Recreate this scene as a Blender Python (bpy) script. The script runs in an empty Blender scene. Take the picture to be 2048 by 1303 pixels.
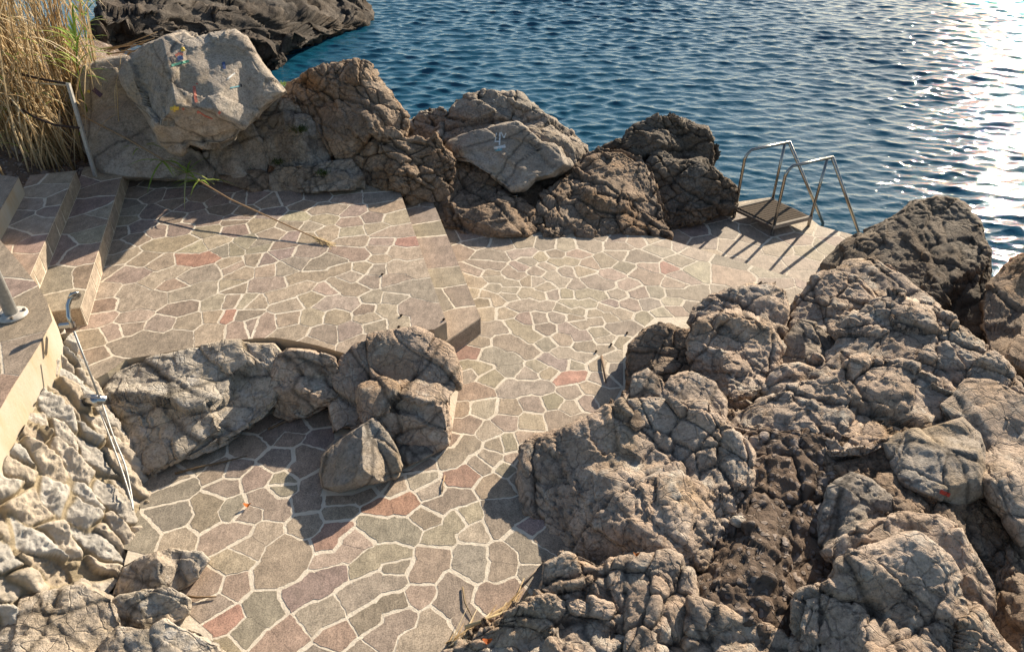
import bpy, bmesh, math, random
import numpy as np
from mathutils import Vector
from mathutils.bvhtree import BVHTree

random.seed(7)
RNG = np.random.default_rng(11)
S = bpy.context.scene
R = math.radians

# ------------------------------------------------------------------ camera, sky, sun, exposure
FPX, HC, TH = 1540.0, 3.9, R(35.5)
cam = bpy.data.cameras.new('camera')
cam.sensor_fit = 'HORIZONTAL'; cam.sensor_width = 36.0; cam.lens = FPX / 2048 * 36
cam.clip_start = 0.05; cam.clip_end = 6000
camo = bpy.data.objects.new('camera', cam); S.collection.objects.link(camo)
camo.location = (0, 0, HC); camo.rotation_euler = (math.pi / 2 - TH, 0, 0)
S.camera = camo

SUN_AZ, SUN_EL = R(36.5), R(24)
w = bpy.data.worlds.new('World'); S.world = w; w.use_nodes = True
nt = w.node_tree; bg = nt.nodes['Background']
sky = nt.nodes.new('ShaderNodeTexSky'); sky.sky_type = 'NISHITA'; sky.sun_disc = False
sky.sun_elevation = SUN_EL; sky.sun_rotation = SUN_AZ; sky.air_density = 1.0; sky.dust_density = 0.6; sky.ozone_density = 1.2
wm = nt.nodes.new('ShaderNodeMix'); wm.data_type = 'RGBA'; wm.blend_type = 'MULTIPLY'; wm.inputs[0].default_value = 1.0; wm.inputs[7].default_value = (1.03, .98, .91, 1)   # warm white balance of the photograph
nt.links.new(sky.outputs[0], wm.inputs[6]); nt.links.new(wm.outputs[2], bg.inputs[0]); bg.inputs[1].default_value = 0.07
sl = bpy.data.lights.new('sun', 'SUN'); sl.energy = 4.6; sl.angle = R(0.5); sl.color = (1, 0.865, 0.675)
so = bpy.data.objects.new('sun', sl); S.collection.objects.link(so)
SUND = Vector((math.sin(SUN_AZ) * math.cos(SUN_EL), math.cos(SUN_AZ) * math.cos(SUN_EL), math.sin(SUN_EL)))
so.rotation_euler = SUND.to_track_quat('Z', 'Y').to_euler(); so.location = (6, 8, 6)
S.view_settings.view_transform = 'Standard'; S.view_settings.look = 'None'
S.view_settings.exposure = 1.2; S.view_settings.gamma = 1.0
S.cycles.use_denoising = True
S.cycles.max_bounces = 5; S.cycles.diffuse_bounces = 3; S.cycles.glossy_bounces = 3
S.cycles.sample_clamp_indirect = 6.0; S.cycles.caustics_reflective = False; S.cycles.caustics_refractive = False

Z0, ZK, ZT, ZP, ZS = 0.0, 0.17, 0.34, -0.30, -1.0      # path, kerb, terrace, ladder platform, sea
RISE = 0.17
ZL = ZT + 3 * RISE                                       # landing by the shower

# ------------------------------------------------------------------ photo pixel -> place in the world
SN, CS = math.sin(TH), math.cos(TH)
def ray(px, py):
    u = (px - 1024) / FPX; v = (651.5 - py) / FPX
    return np.array([u, CS + v * SN, -SN + v * CS])
def P(px, py, z):
    d = ray(px, py); t = (z - HC) / d[2]
    return np.array([d[0] * t, d[1] * t, z])
def PD(px, py, t):
    return np.array([0, 0, HC]) + ray(px, py) * t
def depth(px, py, z):
    return (z - HC) / ray(px, py)[2]

# ------------------------------------------------------------------ vectorised noise
def _h(ix, iy, iz, s):
    h = (ix.astype(np.uint32) * np.uint32(374761393)) ^ (iy.astype(np.uint32) * np.uint32(668265263)) ^ (iz.astype(np.uint32) * np.uint32(2147483647)) ^ np.uint32((s * 974634777) & 0xffffffff)
    h = (h ^ (h >> np.uint32(13))) * np.uint32(1274126177)
    h = (h ^ (h >> np.uint32(16))) * np.uint32(2246822519)
    return h ^ (h >> np.uint32(15))
def _f(h):
    return (h & np.uint32(0xffff)).astype(np.float32) / 65535.0
_GR = np.array([[1,1,0],[-1,1,0],[1,-1,0],[-1,-1,0],[1,0,1],[-1,0,1],[1,0,-1],[-1,0,-1],[0,1,1],[0,-1,1],[0,1,-1],[0,-1,-1],[1,1,0],[-1,1,0],[0,-1,1],[0,-1,-1]], dtype=np.float32)
def perlin(p, seed=0):
    p = p.astype(np.float32); i = np.floor(p); f = p - i; i = i.astype(np.int64)
    w_ = f * f * f * (f * (f * 6 - 15) + 10)
    out = np.zeros(len(p), np.float32)
    for dx in (0, 1):
        wx = w_[:, 0] if dx else 1 - w_[:, 0]
        for dy in (0, 1):
            wy = w_[:, 1] if dy else 1 - w_[:, 1]
            for dz in (0, 1):
                wz = w_[:, 2] if dz else 1 - w_[:, 2]
                g = _GR[_h(i[:, 0] + dx, i[:, 1] + dy, i[:, 2] + dz, seed) & np.uint32(15)]
                out += wx * wy * wz * (g[:, 0] * (f[:, 0] - dx) + g[:, 1] * (f[:, 1] - dy) + g[:, 2] * (f[:, 2] - dz))
    return out
def fbm(p, octv=4, seed=0, ridge=False, gain=0.5):
    o = np.zeros(len(p), np.float32); a = 1.0
    for k in range(octv):
        n = perlin(p * (2.03 ** k) + 17.3 * k, seed + k)
        o += a * ((0.5 - np.abs(n)) * 1.2 if ridge else n); a *= gain
    return o
def voro(p, seed=0):
    p = p.astype(np.float32); i = np.floor(p).astype(np.int64); f = p - i
    n = len(p); f1 = np.full(n, 9, np.float32); f2 = f1.copy()
    vec = np.zeros((n, 3), np.float32); hid = np.zeros(n, np.uint32)
    for dx in (-1, 0, 1):
        for dy in (-1, 0, 1):
            for dz in (-1, 0, 1):
                h = _h(i[:, 0] + dx, i[:, 1] + dy, i[:, 2] + dz, seed)
                cx = dx + _f(h) - f[:, 0]; cy = dy + _f(h >> np.uint32(8)) - f[:, 1]; cz = dz + _f(h >> np.uint32(16)) - f[:, 2]
                d = cx * cx + cy * cy + cz * cz
                m = d < f1
                f2 = np.where(m, f1, np.minimum(f2, d)); f1 = np.where(m, d, f1)
                vec[m, 0] = -cx[m]; vec[m, 1] = -cy[m]; vec[m, 2] = -cz[m]; hid[m] = h[m]
    return np.sqrt(f1), np.sqrt(f2), vec, hid
def hvec(hid, k):
    a = _f(_h(hid, hid * 0 + k, hid * 0 + 3, 5)); b = _f(_h(hid, hid * 0 + k, hid * 0 + 7, 6)); c = _f(_h(hid, hid * 0 + k, hid * 0 + 9, 8))
    return np.stack([a, b, c], 1) * 2 - 1

# ------------------------------------------------------------------ mesh helpers
COL = S.collection
def tag(o, label=None, cat=None, group=None, kind=None):
    if label: o['label'] = label
    if cat: o['category'] = cat
    if group: o['group'] = group
    if kind: o['kind'] = kind
    return o
def empty(name, loc):
    o = bpy.data.objects.new(name, None); COL.objects.link(o); o.location = loc; o.empty_display_size = 0.1
    return o
def np_mesh(name, V, T, mat, smooth=True, col=None, parent=None):
    V = np.asarray(V, np.float32); T = np.asarray(T, np.int32)
    org = np.array([(V[:, 0].min() + V[:, 0].max()) / 2, (V[:, 1].min() + V[:, 1].max()) / 2, V[:, 2].min()])
    k = T.shape[1]; me = bpy.data.meshes.new(name)
    me.vertices.add(len(V)); me.vertices.foreach_set('co', (V - org).astype(np.float32).ravel())
    me.loops.add(T.size); me.loops.foreach_set('vertex_index', T.ravel())
    me.polygons.add(len(T)); me.polygons.foreach_set('loop_start', np.arange(0, T.size, k, dtype=np.int32))
    me.polygons.foreach_set('use_smooth', np.full(len(T), smooth))
    me.update(calc_edges=True)
    if col is not None:
        ca = me.color_attributes.new('Col', 'FLOAT_COLOR', 'POINT')
        ca.data.foreach_set('color', np.concatenate([col, np.ones((len(V), 1))], 1).astype(np.float32).ravel())
    me.materials.append(mat)
    o = bpy.data.objects.new(name, me); COL.objects.link(o); o.location = org
    if parent: setpar(o, parent)
    return o
def setpar(o, p):
    l = o.location.copy(); q = p; off = Vector()
    while q: off += q.location; q = q.parent
    o.parent = p; o.location = l - off
class MB:
    def __init__(s): s.v = []; s.f = []; s.m = []; s.c = []
    def add(s, v, f, mi=0, c=(1, 1, 1)):
        b = len(s.v); s.v += [tuple(map(float, q)) for q in v]; s.f += [tuple(b + i for i in q) for q in f]; s.m += [mi] * len(f); s.c += [c] * len(v)
    def tube(s, pts, r, n=8, mi=0, c=(1, 1, 1), cap=True):
        pts = [Vector(q) for q in pts]; r = r if hasattr(r, '__len__') else [r] * len(pts)
        V = []; F = []; up = Vector((0, 0, 1)); prev = None
        for i, p in enumerate(pts):
            d = (pts[min(i + 1, len(pts) - 1)] - pts[max(i - 1, 0)]).normalized()
            if prev is None: a = d.cross(up if abs(d.z) < .9 else Vector((1, 0, 0))).normalized()
            else: a = (prev - d * prev.dot(d)).normalized()
            prev = a; b = d.cross(a)
            for k in range(n):
                t = 2 * math.pi * k / n; V.append(p + (a * math.cos(t) + b * math.sin(t)) * r[i])
        for i in range(len(pts) - 1):
            for k in range(n): F.append((i * n + k, i * n + (k + 1) % n, (i + 1) * n + (k + 1) % n, (i + 1) * n + k))
        if cap: F.append(tuple(range(n - 1, -1, -1))); F.append(tuple((len(pts) - 1) * n + k for k in range(n)))
        s.add(V, F, mi, c)
    def box(s, c, sx, sy, sz, ax=None, mi=0, col=(1, 1, 1)):
        c = Vector(c); X, Y, Z = ax or (Vector((1, 0, 0)), Vector((0, 1, 0)), Vector((0, 0, 1)))
        V = [c + X * (i * sx / 2) + Y * (j * sy / 2) + Z * (k * sz / 2) for i in (-1, 1) for j in (-1, 1) for k in (-1, 1)]
        s.add(V, [(0, 1, 3, 2), (4, 6, 7, 5), (0, 4, 5, 1), (2, 3, 7, 6), (0, 2, 6, 4), (1, 5, 7, 3)], mi, col)
    def blade(s, p, d, L, wd, droop=0.5, n=5, c=(1, 1, 1), side=None):
        p = Vector(p); d = Vector(d).normalized(); sd = side or d.cross(Vector((0, 0, 1))); 
        if sd.length < .05: sd = Vector((1, 0, 0))
        sd = sd.normalized(); V = []; F = []
        for i in range(n + 1):
            t = i / n; q = p + d * (L * t) + Vector((0, 0, -droop * L * t * t)); ww = wd * (1 - t) ** .7 * (0.5 + min(1, t * 4) * .5) + .0006
            V += [q - sd * ww, q + sd * ww]
        for i in range(n): F.append((2 * i, 2 * i + 1, 2 * i + 3, 2 * i + 2))
        s.add(V, F, 0, c)
    def build(s, name, mats, parent=None, smooth=False, bevel=0):
        V = np.array(s.v); org = np.array([(V[:, 0].min() + V[:, 0].max()) / 2, (V[:, 1].min() + V[:, 1].max()) / 2, V[:, 2].min()])
        me = bpy.data.meshes.new(name); me.from_pydata((V - org).tolist(), [], s.f)
        for m in (mats if isinstance(mats, (list, tuple)) else [mats]): me.materials.append(m)
        me.polygons.foreach_set('material_index', s.m)
        if smooth: me.polygons.foreach_set('use_smooth', [True] * len(s.f))
        ca = me.color_attributes.new('Col', 'FLOAT_COLOR', 'POINT')
        ca.data.foreach_set('color', np.concatenate([np.array(s.c), np.ones((len(V), 1))], 1).astype(np.float32).ravel())
        me.update(); o = bpy.data.objects.new(name, me); COL.objects.link(o); o.location = org
        if bevel:
            b = o.modifiers.new('bevel', 'BEVEL'); b.width = bevel; b.segments = 2; b.limit_method = 'ANGLE'
        if parent: setpar(o, parent)
        return o

# ------------------------------------------------------------------ materials
class NT:
    def __init__(s, name):
        s.m = bpy.data.materials.new(name); s.m.use_nodes = True; s.n = s.m.node_tree.nodes; s.l = s.m.node_tree.links
        s.b = s.n['Principled BSDF']; s.pos = s.n.new('ShaderNodeNewGeometry').outputs['Position']
    def noise(s, sc, det=5, rough=.6, dist=0, vec=None, typ=None):
        q = s.n.new('ShaderNodeTexNoise'); q.inputs['Scale'].default_value = sc; q.inputs['Detail'].default_value = det; q.inputs['Roughness'].default_value = rough; q.inputs['Distortion'].default_value = dist
        s.l.new(vec or s.pos, q.inputs['Vector']); return q.outputs['Fac']
    def voro(s, sc, feat='F1', out='Distance', vec=None):
        q = s.n.new('ShaderNodeTexVoronoi'); q.feature = feat; q.inputs['Scale'].default_value = sc; s.l.new(vec or s.pos, q.inputs['Vector']); return q.outputs[out]
    def ramp(s, f, stops):
        q = s.n.new('ShaderNodeValToRGB'); e = q.color_ramp.elements
        while len(e) < len(stops): e.new(.5)
        for k, (p, c) in enumerate(stops): e[k].position = p; e[k].color = (*c, 1) if hasattr(c, '__len__') else (c, c, c, 1)
        s.l.new(f, q.inputs[0]); return q.outputs[0]
    def mix(s, f, a, b, typ='MIX'):
        q = s.n.new('ShaderNodeMix'); q.data_type = 'RGBA'; q.blend_type = typ
        for i, x in ((0, f), (6, a), (7, b)):
            if hasattr(x, 'links'): s.l.new(x, q.inputs[i])
            else: q.inputs[i].default_value = x if i == 0 else ((*x, 1) if hasattr(x, '__len__') else (x, x, x, 1))
        return q.outputs[2]
    def math(s, op, a, b=0.0):
        q = s.n.new('ShaderNodeMath'); q.operation = op
        for i, x in ((0, a), (1, b)):
            if hasattr(x, 'links'): s.l.new(x, q.inputs[i])
            else: q.inputs[i].default_value = x
        return q.outputs[0]
    def attr(s, name='Col'):
        q = s.n.new('ShaderNodeVertexColor'); q.layer_name = name; return q.outputs['Color']
    def warp(s, sc, amt):
        n = s.n.new('ShaderNodeTexNoise'); n.inputs['Scale'].default_value = sc; n.inputs['Detail'].default_value = 3; s.l.new(s.pos, n.inputs['Vector'])
        a = s.n.new('ShaderNodeVectorMath'); a.operation = 'SCALE'; a.inputs['Scale'].default_value = amt; s.l.new(n.outputs['Color'], a.inputs[0])
        b = s.n.new('ShaderNodeVectorMath'); b.operation = 'ADD'; s.l.new(s.pos, b.inputs[0]); s.l.new(a.outputs[0], b.inputs[1]); return b.outputs[0]
    def scale(s, v):
        b = s.n.new('ShaderNodeMapping'); b.inputs['Scale'].default_value = v; s.l.new(s.pos, b.inputs[0]); return b.outputs[0]
    def bump(s, h, st, dist=.02, prev=None):
        q = s.n.new('ShaderNodeBump'); q.inputs['Strength'].default_value = st; q.inputs['Distance'].default_value = dist; s.l.new(h, q.inputs['Height'])
        if prev: s.l.new(prev, q.inputs['Normal'])
        s.l.new(q.outputs[0], s.b.inputs['Normal']); return q.outputs[0]
    def out(s, color=None, rough=.9, spec=.3, metal=0):
        if color is not None:
            if hasattr(color, 'links'): s.l.new(color, s.b.inputs['Base Color'])
            else: s.b.inputs['Base Color'].default_value = (*color, 1)
        if hasattr(rough, 'links'): s.l.new(rough, s.b.inputs['Roughness'])
        else: s.b.inputs['Roughness'].default_value = rough
        s.b.inputs['Specular IOR Level'].default_value = spec; s.b.inputs['Metallic'].default_value = metal
        return s.m

def rock_mat(name, a, b, c, stain, stain_amt=.5, pale=.5, net=1.0):
    t = NT(name); wp = t.warp(3.0, .25)
    base = t.ramp(t.noise(1.1, 6, .62), [(.3, a), (.5, b), (.7, c)])
    st = t.ramp(t.noise(1.9, 5, .6, vec=wp), [(.5, 0), (.66, stain_amt)])
    col = t.mix(st, base, stain)
    pal = t.ramp(t.noise(5.5, 7, .7), [(.52, 0), (.68, pale)])
    col = t.mix(pal, col, tuple(min(.6, x * 1.45) for x in c))
    dk = t.ramp(t.noise(14, 6, .7), [(.36, .72), (.5, 1)]); gr = t.ramp(t.noise(48, 6, .78), [(.36, .66), (.5, 1), (.66, 1.22)])
    pit = t.ramp(t.voro(34, vec=t.warp(9, .06)), [(.10, .62), (.24, 1)])
    col = t.mix(1, t.mix(1, t.mix(1, col, dk, 'MULTIPLY'), gr, 'MULTIPLY'), pit, 'MULTIPLY'); col = t.mix(1, col, t.attr(), 'MULTIPLY')
    cr = t.ramp(t.voro(7, 'DISTANCE_TO_EDGE', vec=t.warp(5, .22)), [(0, 0), (.05, 1)])
    cr2 = t.ramp(t.voro(19, 'DISTANCE_TO_EDGE', vec=t.warp(11, .1)), [(0, .3), (.07, 1)])
    col = t.mix(t.math('MULTIPLY', t.math('SUBTRACT', 1, cr), .35 * net), col, tuple(x * .35 for x in a))
    h = t.math('ADD', t.math('MULTIPLY', cr, .55 * net), t.math('MULTIPLY', cr2, .18 * net)); h = t.math('ADD', h, t.math('MULTIPLY', pit, .5))
    h = t.math('ADD', h, t.math('MULTIPLY', t.noise(22, 9, .72), 1.5))
    h = t.math('ADD', h, t.math('MULTIPLY', t.noise(75, 5, .75), .7))
    t.bump(h, .9, .019)
    return t.out(col, .88, .25)
ROCKM = {
 'tan': rock_mat('limestone_tan', (.36, .268, .206), (.485, .375, .29), (.575, .46, .37), (.42, .285, .16)),
 'pale': rock_mat('limestone_pale', (.40, .335, .265), (.51, .435, .35), (.58, .51, .42), (.52, .40, .23), .35),
 'grey': rock_mat('limestone_grey', (.25, .205, .165), (.34, .285, .23), (.42, .36, .295), (.34, .245, .15), .4),
 'brown': rock_mat('limestone_brown', (.20, .14, .10), (.29, .215, .155), (.365, .28, .21), (.33, .19, .09), .6),
 'dark': rock_mat('limestone_dark', (.115, .09, .068), (.17, .138, .108), (.235, .195, .152), (.19, .12, .065), .4, .3),
 'black': rock_mat('limestone_black', (.055, .045, .037), (.085, .07, .058), (.125, .105, .088), (.09, .06, .035), .4, .3),
 'smooth': rock_mat('limestone_smooth', (.31, .26, .215), (.39, .335, .28), (.44, .385, .33), (.42, .30, .165), .5, .3, .25),
}
def congl():
    t = NT('conglomerate'); wp = t.warp(6, .12)
    d = t.voro(8, 'F1', vec=wp); m = t.ramp(d, [(.30, 1), (.42, 0)])
    d2 = t.voro(21, 'F1', vec=wp); m2 = t.ramp(d2, [(.28, 1), (.4, 0)])
    gate = t.ramp(t.noise(3, 3), [(.45, 0), (.55, 1)])
    mm = t.math('MAXIMUM', t.math('MULTIPLY', m, gate), t.math('MULTIPLY', m2, .7))
    dirt = t.ramp(t.noise(4, 6, .7), [(.3, (.10, .07, .052)), (.7, (.19, .14, .105))])
    peb = t.ramp(t.noise(2.5, 3), [(.3, (.26, .21, .18)), (.7, (.36, .31, .28))])
    col = t.mix(1, t.mix(mm, dirt, peb), t.attr(), 'MULTIPLY')
    t.bump(t.math('ADD', mm, t.math('MULTIPLY', t.noise(30, 8, .7), .8)), .9, .03)
    return t.out(col, .92, .2)
ROCKM['congl'] = congl()

def stone_mat():
    t = NT('porphyry_stone'); c = t.attr()
    g = t.ramp(t.noise(9, 6, .7), [(.3, .72), (.7, 1.28)])
    st = t.ramp(t.noise(26, 5, .7, vec=t.scale((1, .35, 1))), [(.32, .78), (.68, 1.22)])
    sp = t.ramp(t.noise(110, 3, .8), [(.36, .62), (.62, 1.38)])
    col = t.mix(1, t.mix(1, t.mix(1, c, g, 'MULTIPLY'), st, 'MULTIPLY'), sp, 'MULTIPLY')
    dust = t.ramp(t.noise(1.3, 5, .65), [(.45, 0), (.75, .2)])
    col = t.mix(dust, col, (.36, .30, .23))
    h = t.math('ADD', t.noise(38, 7, .7, vec=t.scale((1, .45, 1))), t.math('MULTIPLY', t.noise(160, 3, .7), .4))
    t.bump(h, .45, .006)
    return t.out(col, .7, .25)
def mortar_mat():
    t = NT('mortar'); col = t.ramp(t.noise(7, 7, .7), [(.3, (.54, .47, .375)), (.7, (.72, .64, .53))])
    t.bump(t.noise(60, 8, .75), .8, .01); return t.out(col, .9, .2)
def concrete_mat():
    t = NT('lime_concrete'); col = t.ramp(t.noise(3.5, 7, .65), [(.25, (.22, .19, .155)), (.5, (.38, .33, .26)), (.75, (.46, .38, .25))])
    t.bump(t.noise(40, 8, .7), .7, .01); return t.out(col, .9, .2)
def coping_mat():
    t = NT('travertine_render')
    col = t.ramp(t.noise(4.5, 6, .6, vec=t.scale((1, 1, .35))), [(.3, (.40, .29, .17)), (.48, (.43, .36, .27)), (.7, (.46, .41, .34))])
    t.bump(t.noise(35, 8, .7), .45, .008); return t.out(col, .85, .25)
def attr_mat(name, rough=.8, spec=.3, sc=40, amt=.25, trans=0):
    t = NT(name); n = t.ramp(t.noise(sc, 4, .6), [(.3, 1 - amt), (.7, 1 + amt)])
    col = t.mix(1, t.attr(), n, 'MULTIPLY'); m = t.out(col, rough, spec)
    if trans:
        tr = t.n.new('ShaderNodeBsdfTranslucent'); t.l.new(col, tr.inputs[0]); mx = t.n.new('ShaderNodeMixShader'); mx.inputs[0].default_value = trans
        t.l.new(t.b.outputs[0], mx.inputs[1]); t.l.new(tr.outputs[0], mx.inputs[2]); t.l.new(mx.outputs[0], t.n['Material Output'].inputs['Surface'])
    return m
def metal_mat(name, col, rough, metal=1.0):
    t = NT(name); r = t.ramp(t.noise(25, 5, .6), [(.3, rough * .7), (.7, min(1, rough * 1.4))]); return t.out(col, r, .5, metal)
def sea_mat():
    t = NT('sea_water')
    v = t.scale((.55, 1, 1))
    h = t.math('ADD', t.noise(8, 4, .55, vec=v), t.math('MULTIPLY', t.noise(24, 3, .5, vec=v), .3))
    t.bump(h, 1.0, .014)
    m = t.out((.008, .068, .118), .022, .5); t.b.inputs['IOR'].default_value = 1.333
    return m
M = dict(stone=stone_mat(), mortar=mortar_mat(), concrete=concrete_mat(), coping=coping_mat(), sea=sea_mat(),
         chrome=metal_mat('chrome', (.40, .40, .40), .2), steel=metal_mat('stainless_steel', (.30, .29, .275), .22), galv=metal_mat('galvanised_steel', (.36, .36, .35), .55, .6),
         paintpole=attr_mat('painted_metal', .45, .5), plant=attr_mat('reed', .7, .25, 60, .3, .35), wood=attr_mat('dry_stalk', .8, .2),
         paint=attr_mat('wall_paint', .8, .2, 50, .35), deck=attr_mat('deck_plastic', .95, .05), rope=attr_mat('rope', .9, .1))

# ------------------------------------------------------------------ stone paving
PALETTE = dict(g=(.25, .205, .162), t=(.305, .246, .188), b=(.265, .202, .154), r=(.31, .182, .138), p=(.255, .196, .162), o=(.28, .226, .168))
def parse(s, z):
    out = []
    for k, it in enumerate(s.replace('\n', ' ').split(';')):
        a = it.split()
        if not a: continue
        c = 'x'
        if a[-1].isalpha(): c = a.pop()
        out.append((c, [P(*map(float, q.split(',')), z)[:2] for q in a]))
    return out
def inside(p, poly):
    x, y = p; r = False; j = len(poly) - 1
    for i in range(len(poly)):
        if (poly[i][1] > y) != (poly[j][1] > y) and x < (poly[j][0] - poly[i][0]) * (y - poly[i][1]) / (poly[j][1] - poly[i][1]) + poly[i][0]: r = not r
        j = i
    return r
def segd(p, a, b):
    ax, ay = b[0] - a[0], b[1] - a[1]; L = ax * ax + ay * ay or 1e-9
    t = max(0, min(1, ((p[0] - a[0]) * ax + (p[1] - a[1]) * ay) / L)); return math.hypot(p[0] - a[0] - ax * t, p[1] - a[1] - ay * t)
def clip(poly, n, d):
    out = []
    for i in range(len(poly)):
        a, b = poly[i - 1], poly[i]; da = n[0] * a[0] + n[1] * a[1] - d; db = n[0] * b[0] + n[1] * b[1] - d
        if (da <= 0) != (db <= 0):
            t = da / (da - db); out.append((a[0] + (b[0] - a[0]) * t, a[1] + (b[1] - a[1]) * t))
        if db <= 0: out.append(b)
    return out
def paving(mb, poly, z, seeds, gap=.0105, fill=.30, seed=1, mix='gttgbgtpo'):
    rnd = random.Random(seed); poly = [tuple(map(float, p[:2])) for p in poly]
    pts = []; own = []; cols = []
    def colour(c):
        if c == 'x': c = rnd.choice(mix)
        b = PALETTE[c]; k = rnd.uniform(.86, 1.16); return tuple(min(.7, x * k * rnd.uniform(.95, 1.05)) for x in b)
    for c, ps in seeds:
        cc = colour(c)
        for q in ps: pts.append(tuple(q)); own.append(len(cols))
        cols.append(cc)
    xs = [p[0] for p in poly]; ys = [p[1] for p in poly]
    cand = 0; nfix = len(pts)
    while cand < 2600:
        cand += 1
        q = (rnd.uniform(min(xs), max(xs)), rnd.uniform(min(ys), max(ys)))
        if not inside(q, poly): continue
        f = fill * rnd.uniform(.65, 1.15)
        if all((q[0] - a[0]) ** 2 + (q[1] - a[1]) ** 2 > (f if k >= nfix else max(f, .33)) ** 2 for k, a in enumerate(pts)):
            pts.append(q); own.append(len(cols)); cols.append(colour('x'))
            if rnd.random() < .4:
                a = rnd.uniform(0, 3.14); pts.append((q[0] + math.cos(a) * f * .5, q[1] + math.sin(a) * f * .5)); own.append(len(cols) - 1)
    A = np.array(pts)
    for i, p in enumerate(pts):
        d2 = ((A - A[i]) ** 2).sum(1); order = np.argsort(d2)[1:26]
        c = list(poly)
        # start from local box to keep clipping robust
        for nx, ny in ((1, 0), (-1, 0), (0, 1), (0, -1)): c = clip(c, (nx, ny), nx * p[0] + ny * p[1] + .75) if c else c
        for j in order:
            q = pts[j]; nx, ny = q[0] - p[0], q[1] - p[1]; L = math.hypot(nx, ny)
            if L < 1e-4: continue
            nx /= L; ny /= L; off = 0 if own[i] == own[j] else gap * (.5 + 1.0 * ((own[i] * 7 + own[j] * 7) % 11) / 11)
            c = clip(c, (nx, ny), nx * (p[0] + q[0]) / 2 + ny * (p[1] + q[1]) / 2 - off)
            if len(c) < 3: break
        if len(c) < 3: continue
        ar = abs(sum(c[k - 1][0] * c[k][1] - c[k][0] * c[k - 1][1] for k in range(len(c)))) / 2
        if ar < .0008: continue
        # rough, slightly rounded outline
        fine = []
        for k in range(len(c)):
            a, b = c[k], c[(k + 1) % len(c)]; L = math.hypot(b[0] - a[0], b[1] - a[1])
            if L < .004: continue
            onb = any(segd(a, poly[m - 1], poly[m]) < 2e-4 and segd(b, poly[m - 1], poly[m]) < 2e-4 for m in range(len(poly)))
            n = max(1, int(L / .02))
            for t in range(n):
                u = t / n; q = (a[0] + (b[0] - a[0]) * u, a[1] + (b[1] - a[1]) * u); fine.append((q, onb, t == 0))
        if len(fine) < 3: continue
        Q = np.array([f[0] for f in fine]); res = []
        N3 = np.stack([Q[:, 0], Q[:, 1], np.zeros(len(Q))], 1)
        jx = perlin(N3 * 22, 3) * .008 + perlin(N3 * 60, 4) * .006; jy = perlin(N3 * 22 + 50, 3) * .008 + perlin(N3 * 60 + 50, 4) * .006
        for k, (q, onb, corner) in enumerate(fine):
            pb = fine[k - 1][1]
            if onb or pb:
                res.append(q); continue
            if corner:
                a = Q[k - 1]; b = Q[(k + 1) % len(Q)]; q = (q[0] * .92 + (a[0] + b[0]) * .04, q[1] * .92 + (a[1] + b[1]) * .04)
            res.append((q[0] + jx[k], q[1] + jy[k]))
        zt = z + .0012 + .0012 * rnd.random(); n = len(res)
        V = [(x, y, zt) for x, y in res] + [(x, y, z - .002) for x, y in res]
        sa = sum(res[k - 1][0] * res[k][1] - res[k][0] * res[k - 1][1] for k in range(n))
        top = tuple(range(n)) if sa > 0 else tuple(range(n - 1, -1, -1))
        F = [top] + [(k, (k + 1) % n, n + (k + 1) % n, n + k) if sa < 0 else ((k + 1) % n, k, n + k, n + (k + 1) % n) for k in range(n)]
        mb.add(V, F, 0, cols[own[i]])
def slab(name, poly, z, zb, seeds, sides='plain', seed=1, parent=None, panels=(), fill=.3, sidemat=2, mix='gttgbgtpo', gap=.0105, stonepoly=None):
    mb = MB(); rnd = random.Random(seed + 99)
    poly = [tuple(map(float, p[:2])) for p in poly]; n = len(poly)
    if sum(poly[k - 1][0] * poly[k][1] - poly[k][0] * poly[k - 1][1] for k in range(n)) < 0: poly = poly[::-1]
    mb.add([(x, y, z) for x, y in poly], [tuple(range(n))], 1)
    for k in range(n):
        a, b = poly[k], poly[(k + 1) % n]
        mb.add([(*a, zb), (*b, zb), (*b, z), (*a, z)], [(0, 1, 2, 3)], sidemat)
        L = math.hypot(b[0] - a[0], b[1] - a[1])
        if sides == 'panels' and L > .12 and z - zb < 1:
            dx, dy = (b[0] - a[0]) / L, (b[1] - a[1]) / L; nx, ny = dy, -dx; t = .0
            while t < L - .03:
                e = min(L, t + rnd.uniform(.22, .5)); e = L if L - e < .12 else e
                c = PALETTE[rnd.choice('gttgo')]; s = rnd.uniform(.9, 1.25); c = tuple(x * s for x in c); o1 = .003
                q = [(t + .006, -.006), (e - .006, -.006), (e - .006 + rnd.uniform(-.02, .0), -RISE + .012), (t + .006 + rnd.uniform(0, .02), -RISE + .012)]
                V = [(a[0] + dx * u + nx * o1, a[1] + dy * u + ny * o1, z + v) for u, v in q] + [(a[0] + dx * u - nx * .002, a[1] + dy * u - ny * .002, z + v) for u, v in q]
                mb.add(V, [(3, 2, 1, 0)[::-1], (0, 1, 5, 4)[::-1], (1, 2, 6, 5)[::-1], (2, 3, 7, 6)[::-1], (3, 0, 4, 7)[::-1]], 0, c)
                t = e
    paving(mb, poly if stonepoly is None else stonepoly, z, seeds, gap, fill, seed, mix)
    return mb.build(name, [M['stone'], M['mortar'], M['concrete'] if sidemat == 2 else M['mortar'], M['coping']], parent)

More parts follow.
